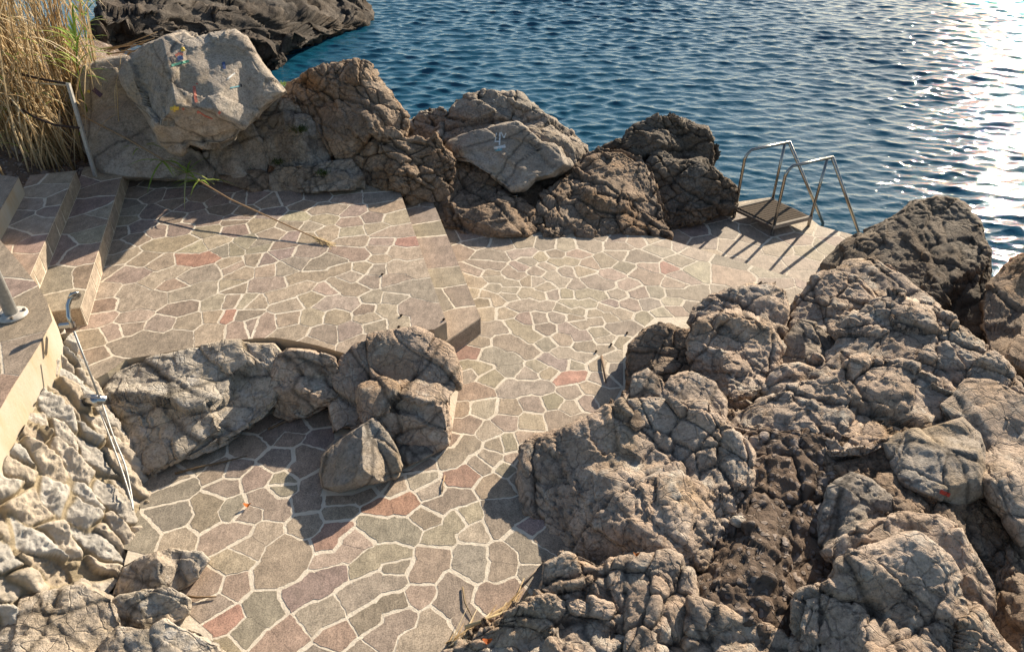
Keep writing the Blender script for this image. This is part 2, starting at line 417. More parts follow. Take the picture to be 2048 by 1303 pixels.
SEED_PATH = """452,973 g;510,957 b;566,971 g;629,965 613,1004 p;524,998 555,1020 g;466,1018 g;417,1010 411,1040 b;497,1029 g;436,1070 477,1062 t;497,1092 530,1065 t;469,1122 o;417,1172 b;469,1172 b;
566,1098 593,1109 538,1153 571,1142 g;610,1048 g;679,1023 b;676,1059 657,1084 r;682,998 731,984 t;809,1004 759,1015 r;745,1048 787,1059 814,1065 g;704,1081 657,1120 693,1100 t;731,1131 787,1109 t;792,1136 g;
662,1147 593,1192 635,1170 p;745,1164 704,1200 787,1161 g;867,1109 842,1147 b;836,1189 b;524,1205 491,1266 538,1222 g;621,1233 662,1222 t;731,1239 792,1205 g;800,1236 759,1275 p;679,1269 b;580,1261 538,1294 b;870,1241 831,1288 883,1266 t;
911,1178 897,1214 925,1241 g;941,1110 948,1134 g;919,1040 875,1076 t;911,993 875,1009 p;853,1034 b;861,982 t;787,973 t;842,960 t;919,957 938,947 r;430,1210 g;450,1241 r;1017,935 g;959,932 t;997,976 984,968 b;1044,955 g;
1003,1017 997,1049 1032,1023 g;932,1034 t;950,1064 t;1064,1055 p;1041,1081 1064,1105 g;1008,1110 1003,1140 g;988,1192 1023,1178 b;1064,1151 g;1090,1075 b;725,1310 b;640,1330 g;450,1300 o;
900,475 g;934,470 g;947,489 t;1010,493 t;1045,487 t;1092,491 t;1131,493 t;1176,491 t;1203,467 g;1237,475 g;1263,462 t;1271,480 t;1237,493 t;1308,477 t;928,500 t;971,509 1002,512 g;1028,508 1055,506 t;1110,508 o;1081,514 t;1110,524 1145,522 t;1153,509 t;1176,527 t;1211,522 t;1240,509 t;1266,514 1295,517 p;1319,501 t;1327,488 t;1361,491 t;1385,501 t;
965,531 994,534 t;1055,522 t;950,541 t;984,546 t;1018,541 1034,552 t;1039,533 t;1076,543 t;1095,533 t;1103,551 1124,564 t;1134,543 1150,570 t;1163,541 t;1184,562 1211,570 t;1226,550 t;1250,535 g;1282,546 1306,559 t;1298,533 t;1340,535 r;1356,525 g;1361,551 t;1385,541 t;1342,567 o;1255,570 t;
931,557 958,567 t;987,557 1023,567 t;984,576 1023,580 t;1055,562 t;1071,562 t;1092,575 t;1105,588 t;1050,586 1079,591 t;1134,588 t;1163,588 1200,593 t;1232,588 t;1279,586 g;1313,584 t;1348,586 1385,591 o;971,588 997,601 t;1018,593 t;965,604 b;947,586 t;1031,612 1060,607 1092,612 t;1139,607 1179,607 t;1216,607 g;1211,612 1242,628 t;1261,609 t;1298,607 g;1348,603 t;1382,612 g;1353,620 o;1324,628 t;
973,625 t;1013,625 t;1050,638 p;1079,636 t;1113,633 g;1124,617 1158,625 t;1153,636 t;1187,628 1221,636 t;1292,638 t;1158,646 1192,641 t;1229,654 1261,654 g;1092,657 g;1029,649 1045,659 1063,673 t;1137,657 1163,673 t;1200,665 t;1124,678 t;1092,688 g;973,662 1000,657 g;1008,680 1031,688 1058,702 g;958,683 g;1171,691 1216,696 t;1242,688 t;1213,680 t;1124,707 1166,717 t;1097,720 1121,728 p;921,707 944,704 r;979,709 1018,720 1023,738 g;931,733 955,738 o;1079,733 t;1155,731 t;1190,731 t;1232,709 t;1055,749 t;1097,744 o;1129,757 1158,749 r;981,757 t;1195,757 t;1240,740 g;
1023,774 1053,771 1082,774 t;1141,783 t;1182,774 1211,800 t;1105,803 o;1176,806 t;1067,809 t;1141,815 t;1018,819 t;1061,841 t;1117,835 1164,841 p;1012,841 t;1058,882 t;1012,888 t;1038,926 g;939,744 g;910,787 957,782 b;913,818 b;969,817 t;910,852 940,850 g;975,861 t;898,875 b;934,887 904,914 g;998,890 t;866,896 g;840,928 g;983,916 t;1027,922 t;1057,881 t;764,966 t;
527,846 b;410,911 395,925 g;498,893 b;469,940 g;551,864 586,858 b;557,919 g;352,957 g;357,973 g;434,941 g;354,1034 g;360,1078 o;579,872 b;640,834 b;617,908 605,937 b;567,966 g;640,880 p;700,960 b"""
SEED_UP = """258,363 g;308,366 360,363 p;278,385 b;349,388 p;246,411 g;308,391 b;311,423 p;346,408 b;404,394 b;469,361 p;410,351 b;378,414 p;352,435 b;387,435 419,441 p;437,400 b;498,397 p;448,420 b;243,441 t;255,423 t;234,464 g;281,455 p;278,476 b;311,464 p;357,458 p;416,461 g;469,441 b;316,490 366,485 b;390,496 t;431,485 t;234,496 t;217,523 252,511 t;287,517 t;375,517 410,517 r;325,526 t;451,499 g;519,490 g;565,493 p;
214,543 g;243,549 272,552 g;302,561 346,546 t;375,555 419,543 t;457,531 t;519,520 g;264,581 311,599 264,605 o;211,581 t;360,590 404,581 g;349,568 b;469,572 t;205,613 b;360,616 g;264,637 t;439,605 t;498,605 t;322,649 p;375,646 o;226,663 g;258,654 b;199,637 t;434,634 o;480,652 527,646 p;422,660 t;249,691 293,676 352,673 g;188,676 b;190,714 b;205,732 g;
453,373 p;488,398 p;582,398 p;539,406 b;633,393 p;689,380 b;757,375 b;694,398 b;757,394 p;608,411 b;640,418 675,418 p;704,423 p;768,416 b;542,426 p;491,423 b;470,439 p;470,459 p;592,434 t;648,439 t;704,444 p;745,436 p;790,436 t;521,449 t;582,451 t;623,454 t;651,464 t;707,462 t;750,456 t;770,467 808,464 t;549,469 t;585,474 567,502 p;613,474 t;490,487 520,492 g;465,497 t;709,482 t;765,483 t;813,484 r;694,505 722,510 t;757,500 t;795,503 820,506 t;757,517 t;613,502 g;521,520 p;592,528 g;633,533 668,522 g;727,535 t;572,538 g;460,533 t;755,538 t;790,535 834,535 t;486,548 t;531,543 t;592,558 630,550 681,538 t;740,563 g;699,553 t;521,568 552,566 g;470,573 b;676,568 714,578 o;651,578 t;562,591 605,573 t;625,596 o;745,596 g;795,576 851,581 g;783,561 t;783,596 g;455,604 b;503,606 t;575,611 t;656,606 699,609 t;821,614 859,634 841,647 p;450,634 r;491,632 b;501,647 p;577,637 o;623,634 t;674,632 o;732,619 b;737,634 t;770,619 800,650 t;585,665 t;648,667 g;702,660 g;750,655 t;724,682 t;620,690 t"""
SEED_KERB = "836,429 g;856,464 g;859,482 884,517 g;892,553 g;910,594 b;922,637 o;885,600 g"
up = lambda L, z: [P(x, y, z)[:2] for x, y in L]
# the low path and mid terrace: one level, ends in a straight edge above the ladder platform
EDGE_A, EDGE_B = P(1257, 455, 0)[:2], P(1548, 544, 0)[:2]
ed = EDGE_B - EDGE_A
poly = up([(300, 950), (250, 1120), (200, 1420), (600, 1480), (1000, 1480), (1250, 1400), (1300, 1150), (1330, 900), (1480, 760), (1640, 690)], 0) + [EDGE_B + ed * .55, EDGE_A] + up([(1130, 440), (1000, 430), (860, 400), (800, 480), (780, 700), (640, 740), (430, 800)], 0)
stp = up([(455, 1480), (425, 1268), (345, 1196), (402, 1126), (300, 1110), (240, 1095), (270, 966), (400, 902), (545, 826), (660, 806), (672, 900), (640, 992), (705, 990), (805, 952), (835, 930), (900, 890), (916, 790), (925, 735), (905, 700), (800, 690), (790, 480), (860, 405), (1000, 438), (1130, 448)], 0) + [EDGE_A, EDGE_B + ed * .55] + up([(1640, 690), (1565, 600), (1420, 605), (1385, 632), (1310, 634), (1246, 690), (1246, 770), (1215, 826), (1105, 872), (1066, 930), (1092, 1010), (1150, 1088), (1160, 1130), (1060, 1205), (900, 1290), (800, 1480)], 0)
path = slab('paved_path', poly, Z0, -.5, parse(SEED_PATH, Z0), seed=3, fill=.26, sides='panels', stonepoly=stp); tag(path, kind='structure')
poly = [EDGE_A + ed * -.25 + np.array([.08, .1]), EDGE_A + ed * 1.75 + np.array([.0, -.3])]
poly = [EDGE_A + ed * -.1 + (-.06, -.09), EDGE_A + ed * 1.7 + (-.06, -.09)] + up([(1760, 520), (1735, 478), (1700, 468), (1640, 452), (1605, 425), (1540, 395), (1465, 405), (1380, 425)], ZP)
plat = slab('ladder_landing', poly, ZP, -1.6, [], seed=5, fill=.30, mix='tgbtop'); tag(plat, kind='structure')
poly = up([(800, 383), (890, 648), (893, 644), (868, 659), (830, 662), (700, 720), (688, 706), (640, 692), (600, 683), (550, 675), (510, 676), (470, 681), (420, 688), (370, 697), (310, 709), (252, 718), (215, 745), (165, 772), (100, 735)], ZT)
poly = poly[:1] + poly[2:]
rA, rB = P(176, 646, ZT)[:2], P(234, 356, ZT)[:2]
rd = np.array([-math.sin(R(15.6)), math.cos(R(15.6))]); re_ = np.array([-rd[1], rd[0]])
poly += [rA + re_ * .6 + rd * -.35, rA + re_ * .6 + rd * 2.9] + up([(205, 335), (330, 330), (420, 335), (520, 345), (700, 340), (790, 365)], ZT)
terr = slab('paved_terrace', poly, ZT, -.2, parse(SEED_UP, ZT), seed=8, fill=.28, gap=.0085); tag(terr, kind='structure')
poly = up([(795, 385), (812, 392), (850, 395), (875, 425), (961, 635), (894, 682), (884, 690), (870, 640)], ZK)
k0 = P(800, 385, ZT)[:2]; k1 = P(893, 645, ZT)[:2]
poly = [k0 + (-.05, .2)] + up([(862, 395), (875, 425), (961, 635), (894, 682)], ZK) + [k1 + (-.06, -.02), k0 + (-.06, 0)]
kerb = slab('kerb_step', poly, ZK, -.1, parse(SEED_KERB, ZK), seed=9, fill=.35, sides='panels', sidemat=1); tag(kerb, kind='structure')
# stairs: three steps running up to the left
stair = empty('stone_stairs', (*(rA + rd * 1.2 + re_ * .4), ZT)); tag(stair, 'flight of three paved stone steps rising left from the upper terrace to the landing', 'stairs')
tread = .366
for k in range(3):
    a0 = rA + re_ * (tread * k); st0 = -.03 if k == 0 else -.6
    en = [2.85, 2.35, 1.9][k]
    a = a0 + rd * st0; b = a0 + rd * en
    wdt = tread + (.05 if k < 2 else 2.2)
    if k < 2:
        pl = [a, a + re_ * wdt, b + re_ * wdt, b]
        st = slab('step', pl, ZT + RISE * (k + 1) + .0, ZT + RISE * k - (.0 if k else .02) + .001, [], sides='panels', seed=20 + k, parent=stair, fill=.34, sidemat=1, mix='gttbbtp')
# landing with the shower, its edge runs over the stairs
lp = up([(0, 480), (38, 523), (75, 570), (95, 605), (105, 640), (84, 680), (58, 722), (28, 768), (0, 817), (-60, 930), (-150, 1130)], ZL)
L0 = rA + re_ * (tread * 2)
lp = [L0 + rd * 1.9, L0 + rd * .95] + lp[0:] + [np.array([-6.5, 1.6]), np.array([-6.5, 7.2])]
land = slab('shower_landing', lp, ZL, .30, [], sides='plain', seed=31, fill=.5, sidemat=2, mix='bbtbp', gap=.008); tag(land, kind='structure')
land.data.materials[2] = M['coping']

# ------------------------------------------------------------------ boulders
_ico = {}
def ico(l):
    if l not in _ico:
        bm = bmesh.new(); bmesh.ops.create_icosphere(bm, subdivisions=l, radius=1); bm.verts.ensure_lookup_table()
        _ico[l] = (np.array([v.co[:] for v in bm.verts], np.float32), np.array([[v.index for v in f.verts] for f in bm.faces], np.int32)); bm.free()
    return _ico[l]
def vnorm(V, T):
    fn = np.cross(V[T[:, 1]] - V[T[:, 0]], V[T[:, 2]] - V[T[:, 0]]); N = np.zeros_like(V)
    for k in range(3):
        for c in range(3): N[:, c] += np.bincount(T[:, k], weights=fn[:, c], minlength=len(V))
    return N / np.maximum(np.linalg.norm(N, axis=1, keepdims=True), 1e-9)
AXR, AXU, AXF = np.array([1, 0, 0.]), np.array([0, SN, CS]), np.array([0, CS, -SN])
def cleave(V, N, seed, size):
    # a few long joints split the rock, one side standing a little proud of the other
    rs = np.random.default_rng(seed + 3); d = np.zeros(len(V)); dirt = np.ones(len(V)); c = V.mean(0)
    for k in range(3):
        m = rs.normal(size=3); m /= np.linalg.norm(m); o = rs.uniform(-.45, .45) * size
        t = (V - c) @ m - o + .10 * size * perlin(V * (1.4 / size), seed + 70 + k) + .02 * perlin(V * 9, seed + 80 + k)
        d += np.tanh(t / .02) * rs.uniform(.012, .04) * size - .05 * min(size, .6) * np.exp(-(t / .016) ** 2); dirt *= 1 - .6 * np.exp(-(t / .012) ** 2)
    return d, dirt
def rough(V, T, seed, A=1.0, cell=.42, crack=1.0, strata=0.0, pebble=0.0):
    """carve weathered limestone: fracture blocks, cracks, pits"""
    V = V.astype(np.float64); N = vnorm(V, T)
    wv = V + .06 * np.stack([perlin(V * 2.3 + 9 * k, seed + k) for k in range(3)], 1) + .012 * np.stack([perlin(V * 8 + 9 * k, seed + k) for k in range(3)], 1)
    bd = np.random.default_rng(seed + 8).normal(size=3) * .6 + np.array([.2, .3, .9]); bd /= np.linalg.norm(bd)
    wv = wv + (wv @ bd)[:, None] * bd * .75        # bedding: blocks flatter across the beds
    size = float(np.ptp(V, axis=0).mean()) * .5
    cd, cdirt = cleave(V, N, seed, size)
    f1, f2, vec, hid = voro(wv / cell, seed)
    g = hvec(hid, 1); off = (vec * g).sum(1) * cell * .19 + g[:, 0] * .03 * cell
    e = (f2 - f1) * cell
    cg = np.clip(perlin(V * 1.1, seed + 60) * 2.5 + .6, .1, 1)
    d = off + cd * min(1, crack + .2) - crack * .05 * cg * np.exp(-(e / .014) ** 2)
    V2 = V + N * (A * d)[:, None]
    f1, f2, vec, hid2 = voro(wv / (cell * .36) + 31, seed + 5)
    g2 = hvec(hid2, 2); e2 = (f2 - f1) * cell * .36
    gate = np.clip(perlin(V * 1.7, seed + 40) * 2.6 + .3, 0.05, 1)
    d2 = ((vec * g2).sum(1) * cell * .075 + .007 * np.clip(e2 / .03, 0, 1) ** .5 - .013 * crack * np.exp(-(e2 / .006) ** 2)) * gate
    f1, f2, vec, hid3 = voro(wv / (cell * .15) + 57, seed + 6); e3 = (f2 - f1) * cell * .15
    g3 = np.clip(perlin(V * 2.6, seed + 44) * 2.6 + .15, .06, 1)
    d2 = d2 + ((vec * hvec(hid3, 3)).sum(1) * cell * .04 + .004 * np.clip(e3 / .012, 0, 1) ** .5) * g3
    N = vnorm(V2, T)
    d3 = fbm(V * 5, 3, seed + 9) * .016 + (fbm(V * 14, 4, seed + 13, True) - .5) * .014
    if strata:
        q = V @ np.array([.35, .25, .9]) + .06 * perlin(V * 2, seed + 3); d3 = d3 + strata * .02 * np.sign(np.sin(q * 40)) * np.abs(np.sin(q * 40)) ** .5
    if pebble:
        p1, p2, _, ph = voro(V / .085 + 3, seed + 21); d3 = d3 + pebble * np.where(_f(ph) > .35, np.sqrt(np.clip(.36 - p1 ** 2, 0, 1)) * .06, 0)
    V3 = V2 + N * (A * (d2 + d3))[:, None]
    c = 1 + .13 * hvec(hid, 4)[:, 0] + .07 * hvec(hid2, 5)[:, 0] * gate
    cr = cdirt * (1 - .42 * crack * cg * np.exp(-(e / .011) ** 2)) * (1 - .28 * crack * gate * np.exp(-(e2 / .006) ** 2)) * (1 - .25 * crack * g3 * np.exp(-(e3 / .004) ** 2))
    c = np.clip(c * cr, .3, 1.4); warm = hvec(hid, 6)[:, 1] * .035
    return V3, np.stack([c * (1 + warm), c, c * (1 - warm)], 1)
ROCKS = {}
HS, TK, TOP = 1.0, 1.1, .74
def rock(name, outline, anchors, label, mat='tan', T=None, facets=(), A=1.0, cell=.42, crack=1.0, lvl=6, e=.74, nf=8, cat='boulder', strata=0, pebble=0, seed=None, group=None, und=.09, hs=None, tk=None, top=None):
    top = TOP if top is None else top
    hs = HS if hs is None else hs; tk = TK if tk is None else tk
    seed = seed if seed is not None else (abs(hash(label)) % 1000 if False else sum(map(ord, label)) % 997)
    rs = np.random.default_rng(seed)
    zb_ = min(q[2] for q in anchors); anchors = [(x, y, z * hs if z > 0 else z) for x, y, z in anchors]
    O = np.array(outline, float); c_ = O.mean(0); O = c_ + (O - c_) * (1.06 if hs < 1 else 1.04); nx = np.roll(O, -1, 0)
    cr = O[:, 0] * nx[:, 1] - nx[:, 0] * O[:, 1]; c0 = ((O + nx) * cr[:, None]).sum(0) / (3 * cr.sum())
    # depth plane through the anchors (pixel x, y, height)
    if len(anchors) == 2:
        (x1, y1, z1), (x2, y2, z2) = anchors; d1, d2 = depth(x1, y1, z1), depth(x2, y2, z2)
        k = (d2 - d1) / (y2 - y1); dp = lambda x, y: d1 + k * (y - y1)
    else:
        B = np.array([[x, y, 1] for x, y, z in anchors]); sol = np.linalg.solve(B, np.array([depth(*q) for q in anchors])); dp = lambda x, y: sol[0] * x + sol[1] * y + sol[2]
    # polar radius of the outline
    ph = np.linspace(-math.pi, math.pi, 721); rad = np.zeros(721)
    for i, a in enumerate(ph):
        dx, dy = math.cos(a), -math.sin(a)
        ex = nx - O; den = dx * ex[:, 1] - dy * ex[:, 0]; den = np.where(np.abs(den) < 1e-9, 1e-9, den)
        wx = O - c0; t = (wx[:, 0] * ex[:, 1] - wx[:, 1] * ex[:, 0]) / den; u = (wx[:, 0] * dy - wx[:, 1] * dx) / den
        ok = (t > 0) & (u >= -1e-6) & (u <= 1 + 1e-6); rad[i] = t[ok].max() if ok.any() else 5
    Nn, F = ico(lvl); a, b, c = Nn.T.astype(float)
    s = np.sqrt(a * a + b * b); phi = np.arctan2(b, a); r = np.interp(phi, ph, rad)
    kk = 2 * (.7071 ** (e - 1) - 1); sp = s * (1 + kk - kk * s * s); x = c0[0] + r * sp * np.cos(phi); y = c0[1] - r * sp * np.sin(phi)
    dc = dp(c0[0], c0[1]); mean = rad.mean() / FPX * dc
    Td = (T if T else mean * .8) * tk
    zc = Td * c * (1 + kk - kk * c * c)
    q = np.stack([(x - c0[0]) / FPX * dc, -(y - c0[1]) / FPX * dc, zc], 1)
    fl = [np.array(f, float) for f in facets]
    if top: fl.append(np.array([rs.normal(0, .18), .82 + rs.normal(0, .06), .56, top]))
    for _ in range(nf):
        an = rs.normal(1.57, 1.0) if rs.random() < .65 else rs.uniform(0, 2 * math.pi); mc = rs.uniform(.45, .97); ml = math.sqrt(1 - mc * mc); fl.append(np.array([math.cos(an) * ml, math.sin(an) * ml, mc, rs.uniform(.5, .86)]))
    for f in fl:
        m = f[:3] / np.linalg.norm(f[:3]); pr = q @ m; lim = pr.max() * f[3]; ov = pr > lim
        q[ov, 2] -= (pr[ov] - lim) / max(m[2], .3) * .92
    fr = c > 0; q[fr, 2] = np.maximum(q[fr, 2], .34 * Td * c[fr] ** .3)
    # broad undulation
    q[:, 2] += fbm(q * (1.3 / max(mean, .2)) + seed, 3, seed) * und * Td * (1 - .5 * s ** 4)
    d = dp(x, y) - q[:, 2]
    u = (x - 1024) / FPX; v = (651.5 - y) / FPX
    V = np.array([0, 0, HC]) + d[:, None] * (u[:, None] * AXR + v[:, None] * AXU + AXF)
    V, col = rough(V, F, seed, A * (.72 if hs < 1 else .85) * min(1.2, max(.35, mean / .38)), cell, crack, strata, pebble)
    o = np_mesh(name, V, F, ROCKM[mat], True, col); tag(o, label, cat, group)
    ROCKS[label] = (o, V, F)
    return o

# headland and the rocks along the back
rock('headland_cliff', [(190,-40),(190,70),(250,85),(330,90),(390,95),(470,95),(520,110),(545,138),(562,140),(588,124),(598,106),(632,100),(648,74),(690,62),(728,52),(731,32),(712,0),(695,-60),(450,-110)], [(560,138,-1.15),(729,50,-1.15),(300,-60,.66)], 'dark craggy cliff rising from the water behind all the other rocks', 'black', 2.0, A=1.0, cell=.9, lvl=7, cat='cliff', nf=7, strata=1, top=0)
rock('rock_slab', [(168,140),(215,122),(255,116),(300,200),(345,280),(400,300),(432,338),(425,362),(330,360),(240,360),(205,352),(172,300),(160,240),(163,180)], [(330,356,.32),(250,118,1.35)], 'smooth grey rock slab wedged under the painted boulder beside the fence post', 'smooth', .5, [(.15,.2,.95,.45)], A=.35, crack=.4, cell=.9, e=.6, nf=2, cat='rock', und=.05, top=0)
gb = rock('painted_boulder', [(243,150),(262,118),(290,95),(330,78),(370,66),(390,78),(430,72),(468,64),(490,80),(505,110),(540,155),(567,185),(540,202),(520,218),(500,240),(483,257),(470,277),(440,291),(415,293),(380,285),(365,302),(345,298),(320,275),(295,230),(262,190),(248,170)], [(415,290,.85),(400,68,1.75)], 'big pale angular boulder painted with childish pictures, largest of the back row', 'smooth', .75, [(.28,.42,.86,.50),(-.75,.1,.6,.62),(.1,-.75,.6,.66)], A=.3, crack=.5, cell=.8, e=.55, nf=1, lvl=7, strata=.12, und=.05, top=0)
rock('broken_rock', [(405,350),(408,300),(425,270),(495,232),(515,260),(537,320),(528,356),(480,366),(430,362)], [(470,362,.3),(495,255,.8)], 'pinkish grey broken rock under the right corner of the painted boulder', 'smooth', .3, A=.6, cell=.35, e=.65, cat='rock')
rock('fractured_rock', [(490,250),(505,222),(555,200),(590,190),(605,220),(642,270),(654,300),(658,328),(610,340),(560,340),(530,315)], [(600,338,.42),(590,207,.95)], 'grey fractured rock tufted with grass between the painted boulder and the round brown boulder', 'grey', .32, A=.7, cell=.3, e=.65, cat='rock')
rock('low_slab_rock', [(540,348),(560,333),(610,332),(660,324),(700,318),(724,350),(728,378),(640,384),(560,390),(543,380)], [(640,384,.3),(660,322,.55)], 'low pale cracked rock lying along the back edge of the upper terrace', 'grey', .25, A=.5, cell=.22, e=.6, cat='rock')
rock('rubble_rock', [(440,352),(480,340),(520,338),(545,350),(548,388),(520,390),(480,376),(450,365)], [(500,385,.3),(510,340,.45)], 'small brown earth-stained rock at the terrace edge left of the low pale slab', 'brown', .15, A=.5, cell=.2, lvl=5, cat='rock')
rock('round_boulder', [(563,192),(585,165),(620,145),(660,132),(700,130),(730,135),(747,155),(765,180),(792,215),(807,245),(802,268),(770,278),(745,270),(720,305),(690,325),(660,312),(640,272),(615,240),(590,212),(568,206)], [(690,320,.42),(690,131,1.25)], 'rounded reddish brown boulder standing at the water behind the upper terrace', 'brown', .6, [(-.1,.75,.55,.8)], A=.8, cell=.3, e=.72, lvl=7)
rock('rugged_boulder', [(703,318),(738,290),(748,262),(770,251),(795,257),(815,275),(850,276),(870,264),(892,290),(914,320),(908,350),(898,388),(872,414),(830,414),(800,388),(760,378),(722,375)], [(800,400,.1),(770,252,.8)], 'rugged rusty brown boulder at the back right corner of the upper terrace', 'brown', .5, A=.9, cell=.26, lvl=7, e=.7)
rock('ridge_rock', [(850,415),(870,395),(890,360),(915,318),(950,318),(980,340),(1010,380),(1050,408),(1078,428),(1074,458),(1040,473),(980,472),(920,466),(880,445)], [(960,470,-.03),(930,318,.55)], 'long rugged rock ridge sloping down to the mid terrace in front of the sailboat rock', 'brown', .45, A=.9, cell=.24, lvl=7, e=.7, cat='rock', hs=.6, tk=.6)
rock('knobbly_rock', [(800,262),(820,240),(850,222),(880,217),(902,230),(918,250),(905,285),(860,300),(815,295)], [(850,298,.1),(875,217,.55)], 'small low rock at the water between the round brown boulder and the sailboat rock', 'grey', .35, A=.7, cell=.25, cat='rock', strata=.8)
rock('flat_topped_rock', [(880,280),(903,238),(915,210),(950,197),(1000,193),(1040,199),(1062,225),(1100,245),(1132,270),(1165,293),(1170,320),(1140,350),(1060,340),(950,310)], [(1050,340,.05),(1000,194,.6)], 'layered flat topped grey rock directly behind the sailboat rock', 'grey', .55, [(0,.8,.5,.7)], A=.8, cell=.45, lvl=7, e=.68, cat='rock', strata=.6)
sb = rock('sailboat_rock', [(895,292),(930,270),(985,254),(1030,249),(1050,258),(1080,285),(1120,290),(1140,330),(1110,355),(1072,362),(1050,380),(1020,386),(980,350),(940,325),(912,320)], [(1030,385,.08),(1020,250,.62)], 'smooth grey rock with a small white sailboat painted on its face', 'smooth', .42, [(-.1,.25,.95,.5)], A=.4, cell=.6, crack=.5, e=.62, nf=1, cat='rock', strata=.2, und=.05, top=0)
rock('dark_ledge_rock', [(1040,392),(1075,352),(1120,335),(1170,305),(1195,325),(1150,370),(1110,410),(1065,418)], [(1070,415,0.0),(1150,318,.3)], 'narrow shadowed rock ledge between the sailboat rock and the wrinkled dark rock', 'brown', .25, A=.6, cell=.3, cat='rock', hs=.6, tk=.6)
rock('wrinkled_rock', [(1085,405),(1100,375),(1140,352),(1170,320),(1200,304),(1240,308),(1277,325),(1300,350),(1312,400),(1328,440),(1332,474),(1290,466),(1240,462),(1200,470),(1140,473),(1100,470),(1088,440)], [(1180,470,-.03),(1215,305,.6)], 'wrinkled dark brown rock with a pale streak at the back of the mid terrace', 'brown', .45, A=.9, cell=.3, lvl=7, e=.68, cat='rock', strata=.4, hs=.6, tk=.6)
rock('seaward_rock', [(1208,302),(1250,285),(1270,255),(1310,240),(1345,231),(1374,245),(1412,255),(1422,275),(1429,310),(1418,350),(1370,355),(1300,335),(1240,320)], [(1330,345,.0),(1340,232,.52)], 'dark knobbly rock crowning the group left of the ladder, highest against the sea', 'dark', .45, A=.9, cell=.26, lvl=7, e=.7, cat='rock')
rock('ladder_side_rock', [(1285,348),(1310,322),(1360,328),(1410,322),(1432,335),(1457,360),(1476,385),(1468,418),(1440,430),(1390,446),(1340,462),(1320,440),(1303,400)], [(1360,452,-.32),(1400,325,.22)], 'dark pitted rock right beside the swimming ladder platform', 'dark', .45, A=.8, cell=.28, lvl=7, e=.7, cat='rock', pebble=.3)
# right-hand mass
HS, TK, TOP = .76, 1.0, .45
rock('pointed_rock', [(1653,528),(1690,490),(1740,465),(1790,440),(1830,410),(1870,397),(1902,402),(1932,420),(1957,450),(1967,490),(1972,540),(1974,600),(1970,665),(1940,680),(1880,660),(1800,600),(1740,560),(1690,552),(1658,545)], [(1680,540,-.3),(1870,398,.3),(1965,600,-.1)], 'large dark pointed rock standing against the glittering sea right of the ladder', 'dark', .6, [(.0,.2,.95,.6)], A=.7, crack=.45, cell=.4, lvl=7, nf=3, cat='rock', pebble=.25, top=0)
rock('blocky_boulder', [(1572,700),(1578,640),(1600,600),(1630,560),(1665,544),(1710,555),(1742,580),(1757,620),(1748,655),(1700,690),(1660,712),(1620,715),(1595,705)], [(1620,708,.0),(1665,545,.45)], 'grey blocky boulder at the far right corner of the mid terrace below the pointed rock', 'tan', .45, A=.9, cell=.3, e=.7, lvl=7)
rock('sloping_boulder', [(1680,552),(1700,530),(1750,524),(1790,543),(1830,578),(1880,610),(1918,650),(1905,700),(1840,715),(1780,690),(1760,650),(1735,590)], [(1840,705,.0),(1750,525,.38)], 'grey boulder sloping down to the right in front of the dark pointed rock', 'tan', .4, A=.7, cell=.4, e=.7)
rock('crested_boulder', [(1380,645),(1400,610),(1440,590),(1490,574),(1540,571),(1566,585),(1576,620),(1572,660),(1560,700),(1530,725),(1480,700),(1440,680),(1400,665)], [(1480,712,.06),(1540,572,.48)], 'crested grey brown boulder behind the overhanging one at the right edge of the mid terrace', 'tan', .4, A=.8, cell=.3, strata=.5)
rock('split_boulder', [(1255,725),(1262,690),(1290,664),(1320,649),(1345,655),(1390,665),(1410,700),(1405,750),(1390,800),(1340,795),(1290,785),(1260,780)], [(1290,780,0),(1320,650,.38)], 'cracked brown boulder casting a round shadow on the paving beside the short stick', 'brown', .38, A=.8, cell=.26, lvl=7, e=.66)
rock('overhanging_boulder', [(1378,690),(1398,645),(1440,628),(1500,628),(1542,658),(1563,696),(1553,732),(1543,765),(1505,805),(1450,820),(1400,800),(1380,750)], [(1460,815,.08),(1490,629,.55)], 'pale overhanging boulder with a deep dark cavity beneath it', 'tan', .45, [(-.3,.6,.6,.7)], A=.9, cell=.3, lvl=7, e=.68)
rock('shaded_boulder', [(1552,730),(1570,680),(1600,644),(1640,654),(1678,690),(1675,720),(1630,752),(1585,750)], [(1600,750,.1),(1620,648,.36)], 'dull shaded boulder in the gap behind the overhanging boulder', 'grey', .3, A=.6, cell=.4)
rock('long_crest_rock', [(1640,750),(1660,712),(1690,680),(1720,640),(1760,618),(1800,607),(1850,625),(1900,650),(1960,690),(2010,738),(2060,790),(2075,850),(2000,850),(1930,810),(1860,785),(1790,765),(1720,755)], [(1700,742,.3),(1800,608,.6),(2060,790,.5)], 'long rock crest sloping down right along the skyline of the right-hand mass', 'tan', .45, [(-.2,.75,.6,.75)], A=1.0, cell=.35, lvl=7, e=.7, cat='rock', strata=.4)
rock('cleft_rock', [(1525,775),(1560,735),(1600,728),(1640,740),(1680,698),(1740,698),(1785,730),(1745,800),(1660,815),(1580,815),(1540,800)], [(1600,808,.2),(1700,700,.44)], 'grey rock lodged below the long crest and above the broad split slab', 'tan', .35, A=.8, cell=.28, cat='rock')
rock('broad_slab_rock', [(1448,858),(1480,815),(1540,790),(1620,760),(1720,724),(1800,728),(1870,758),(1902,800),(1925,845),(1870,860),(1800,880),(1770,895),(1740,912),(1690,918),(1600,905),(1540,885)], [(1600,900,.25),(1750,725,.52)], 'broad split slab in the middle of the right-hand mass, cut by two cracks', 'tan', .42, [(-.1,.5,.8,.6)], A=.9, cell=.5, lvl=7, e=.68, cat='rock', strata=.3)
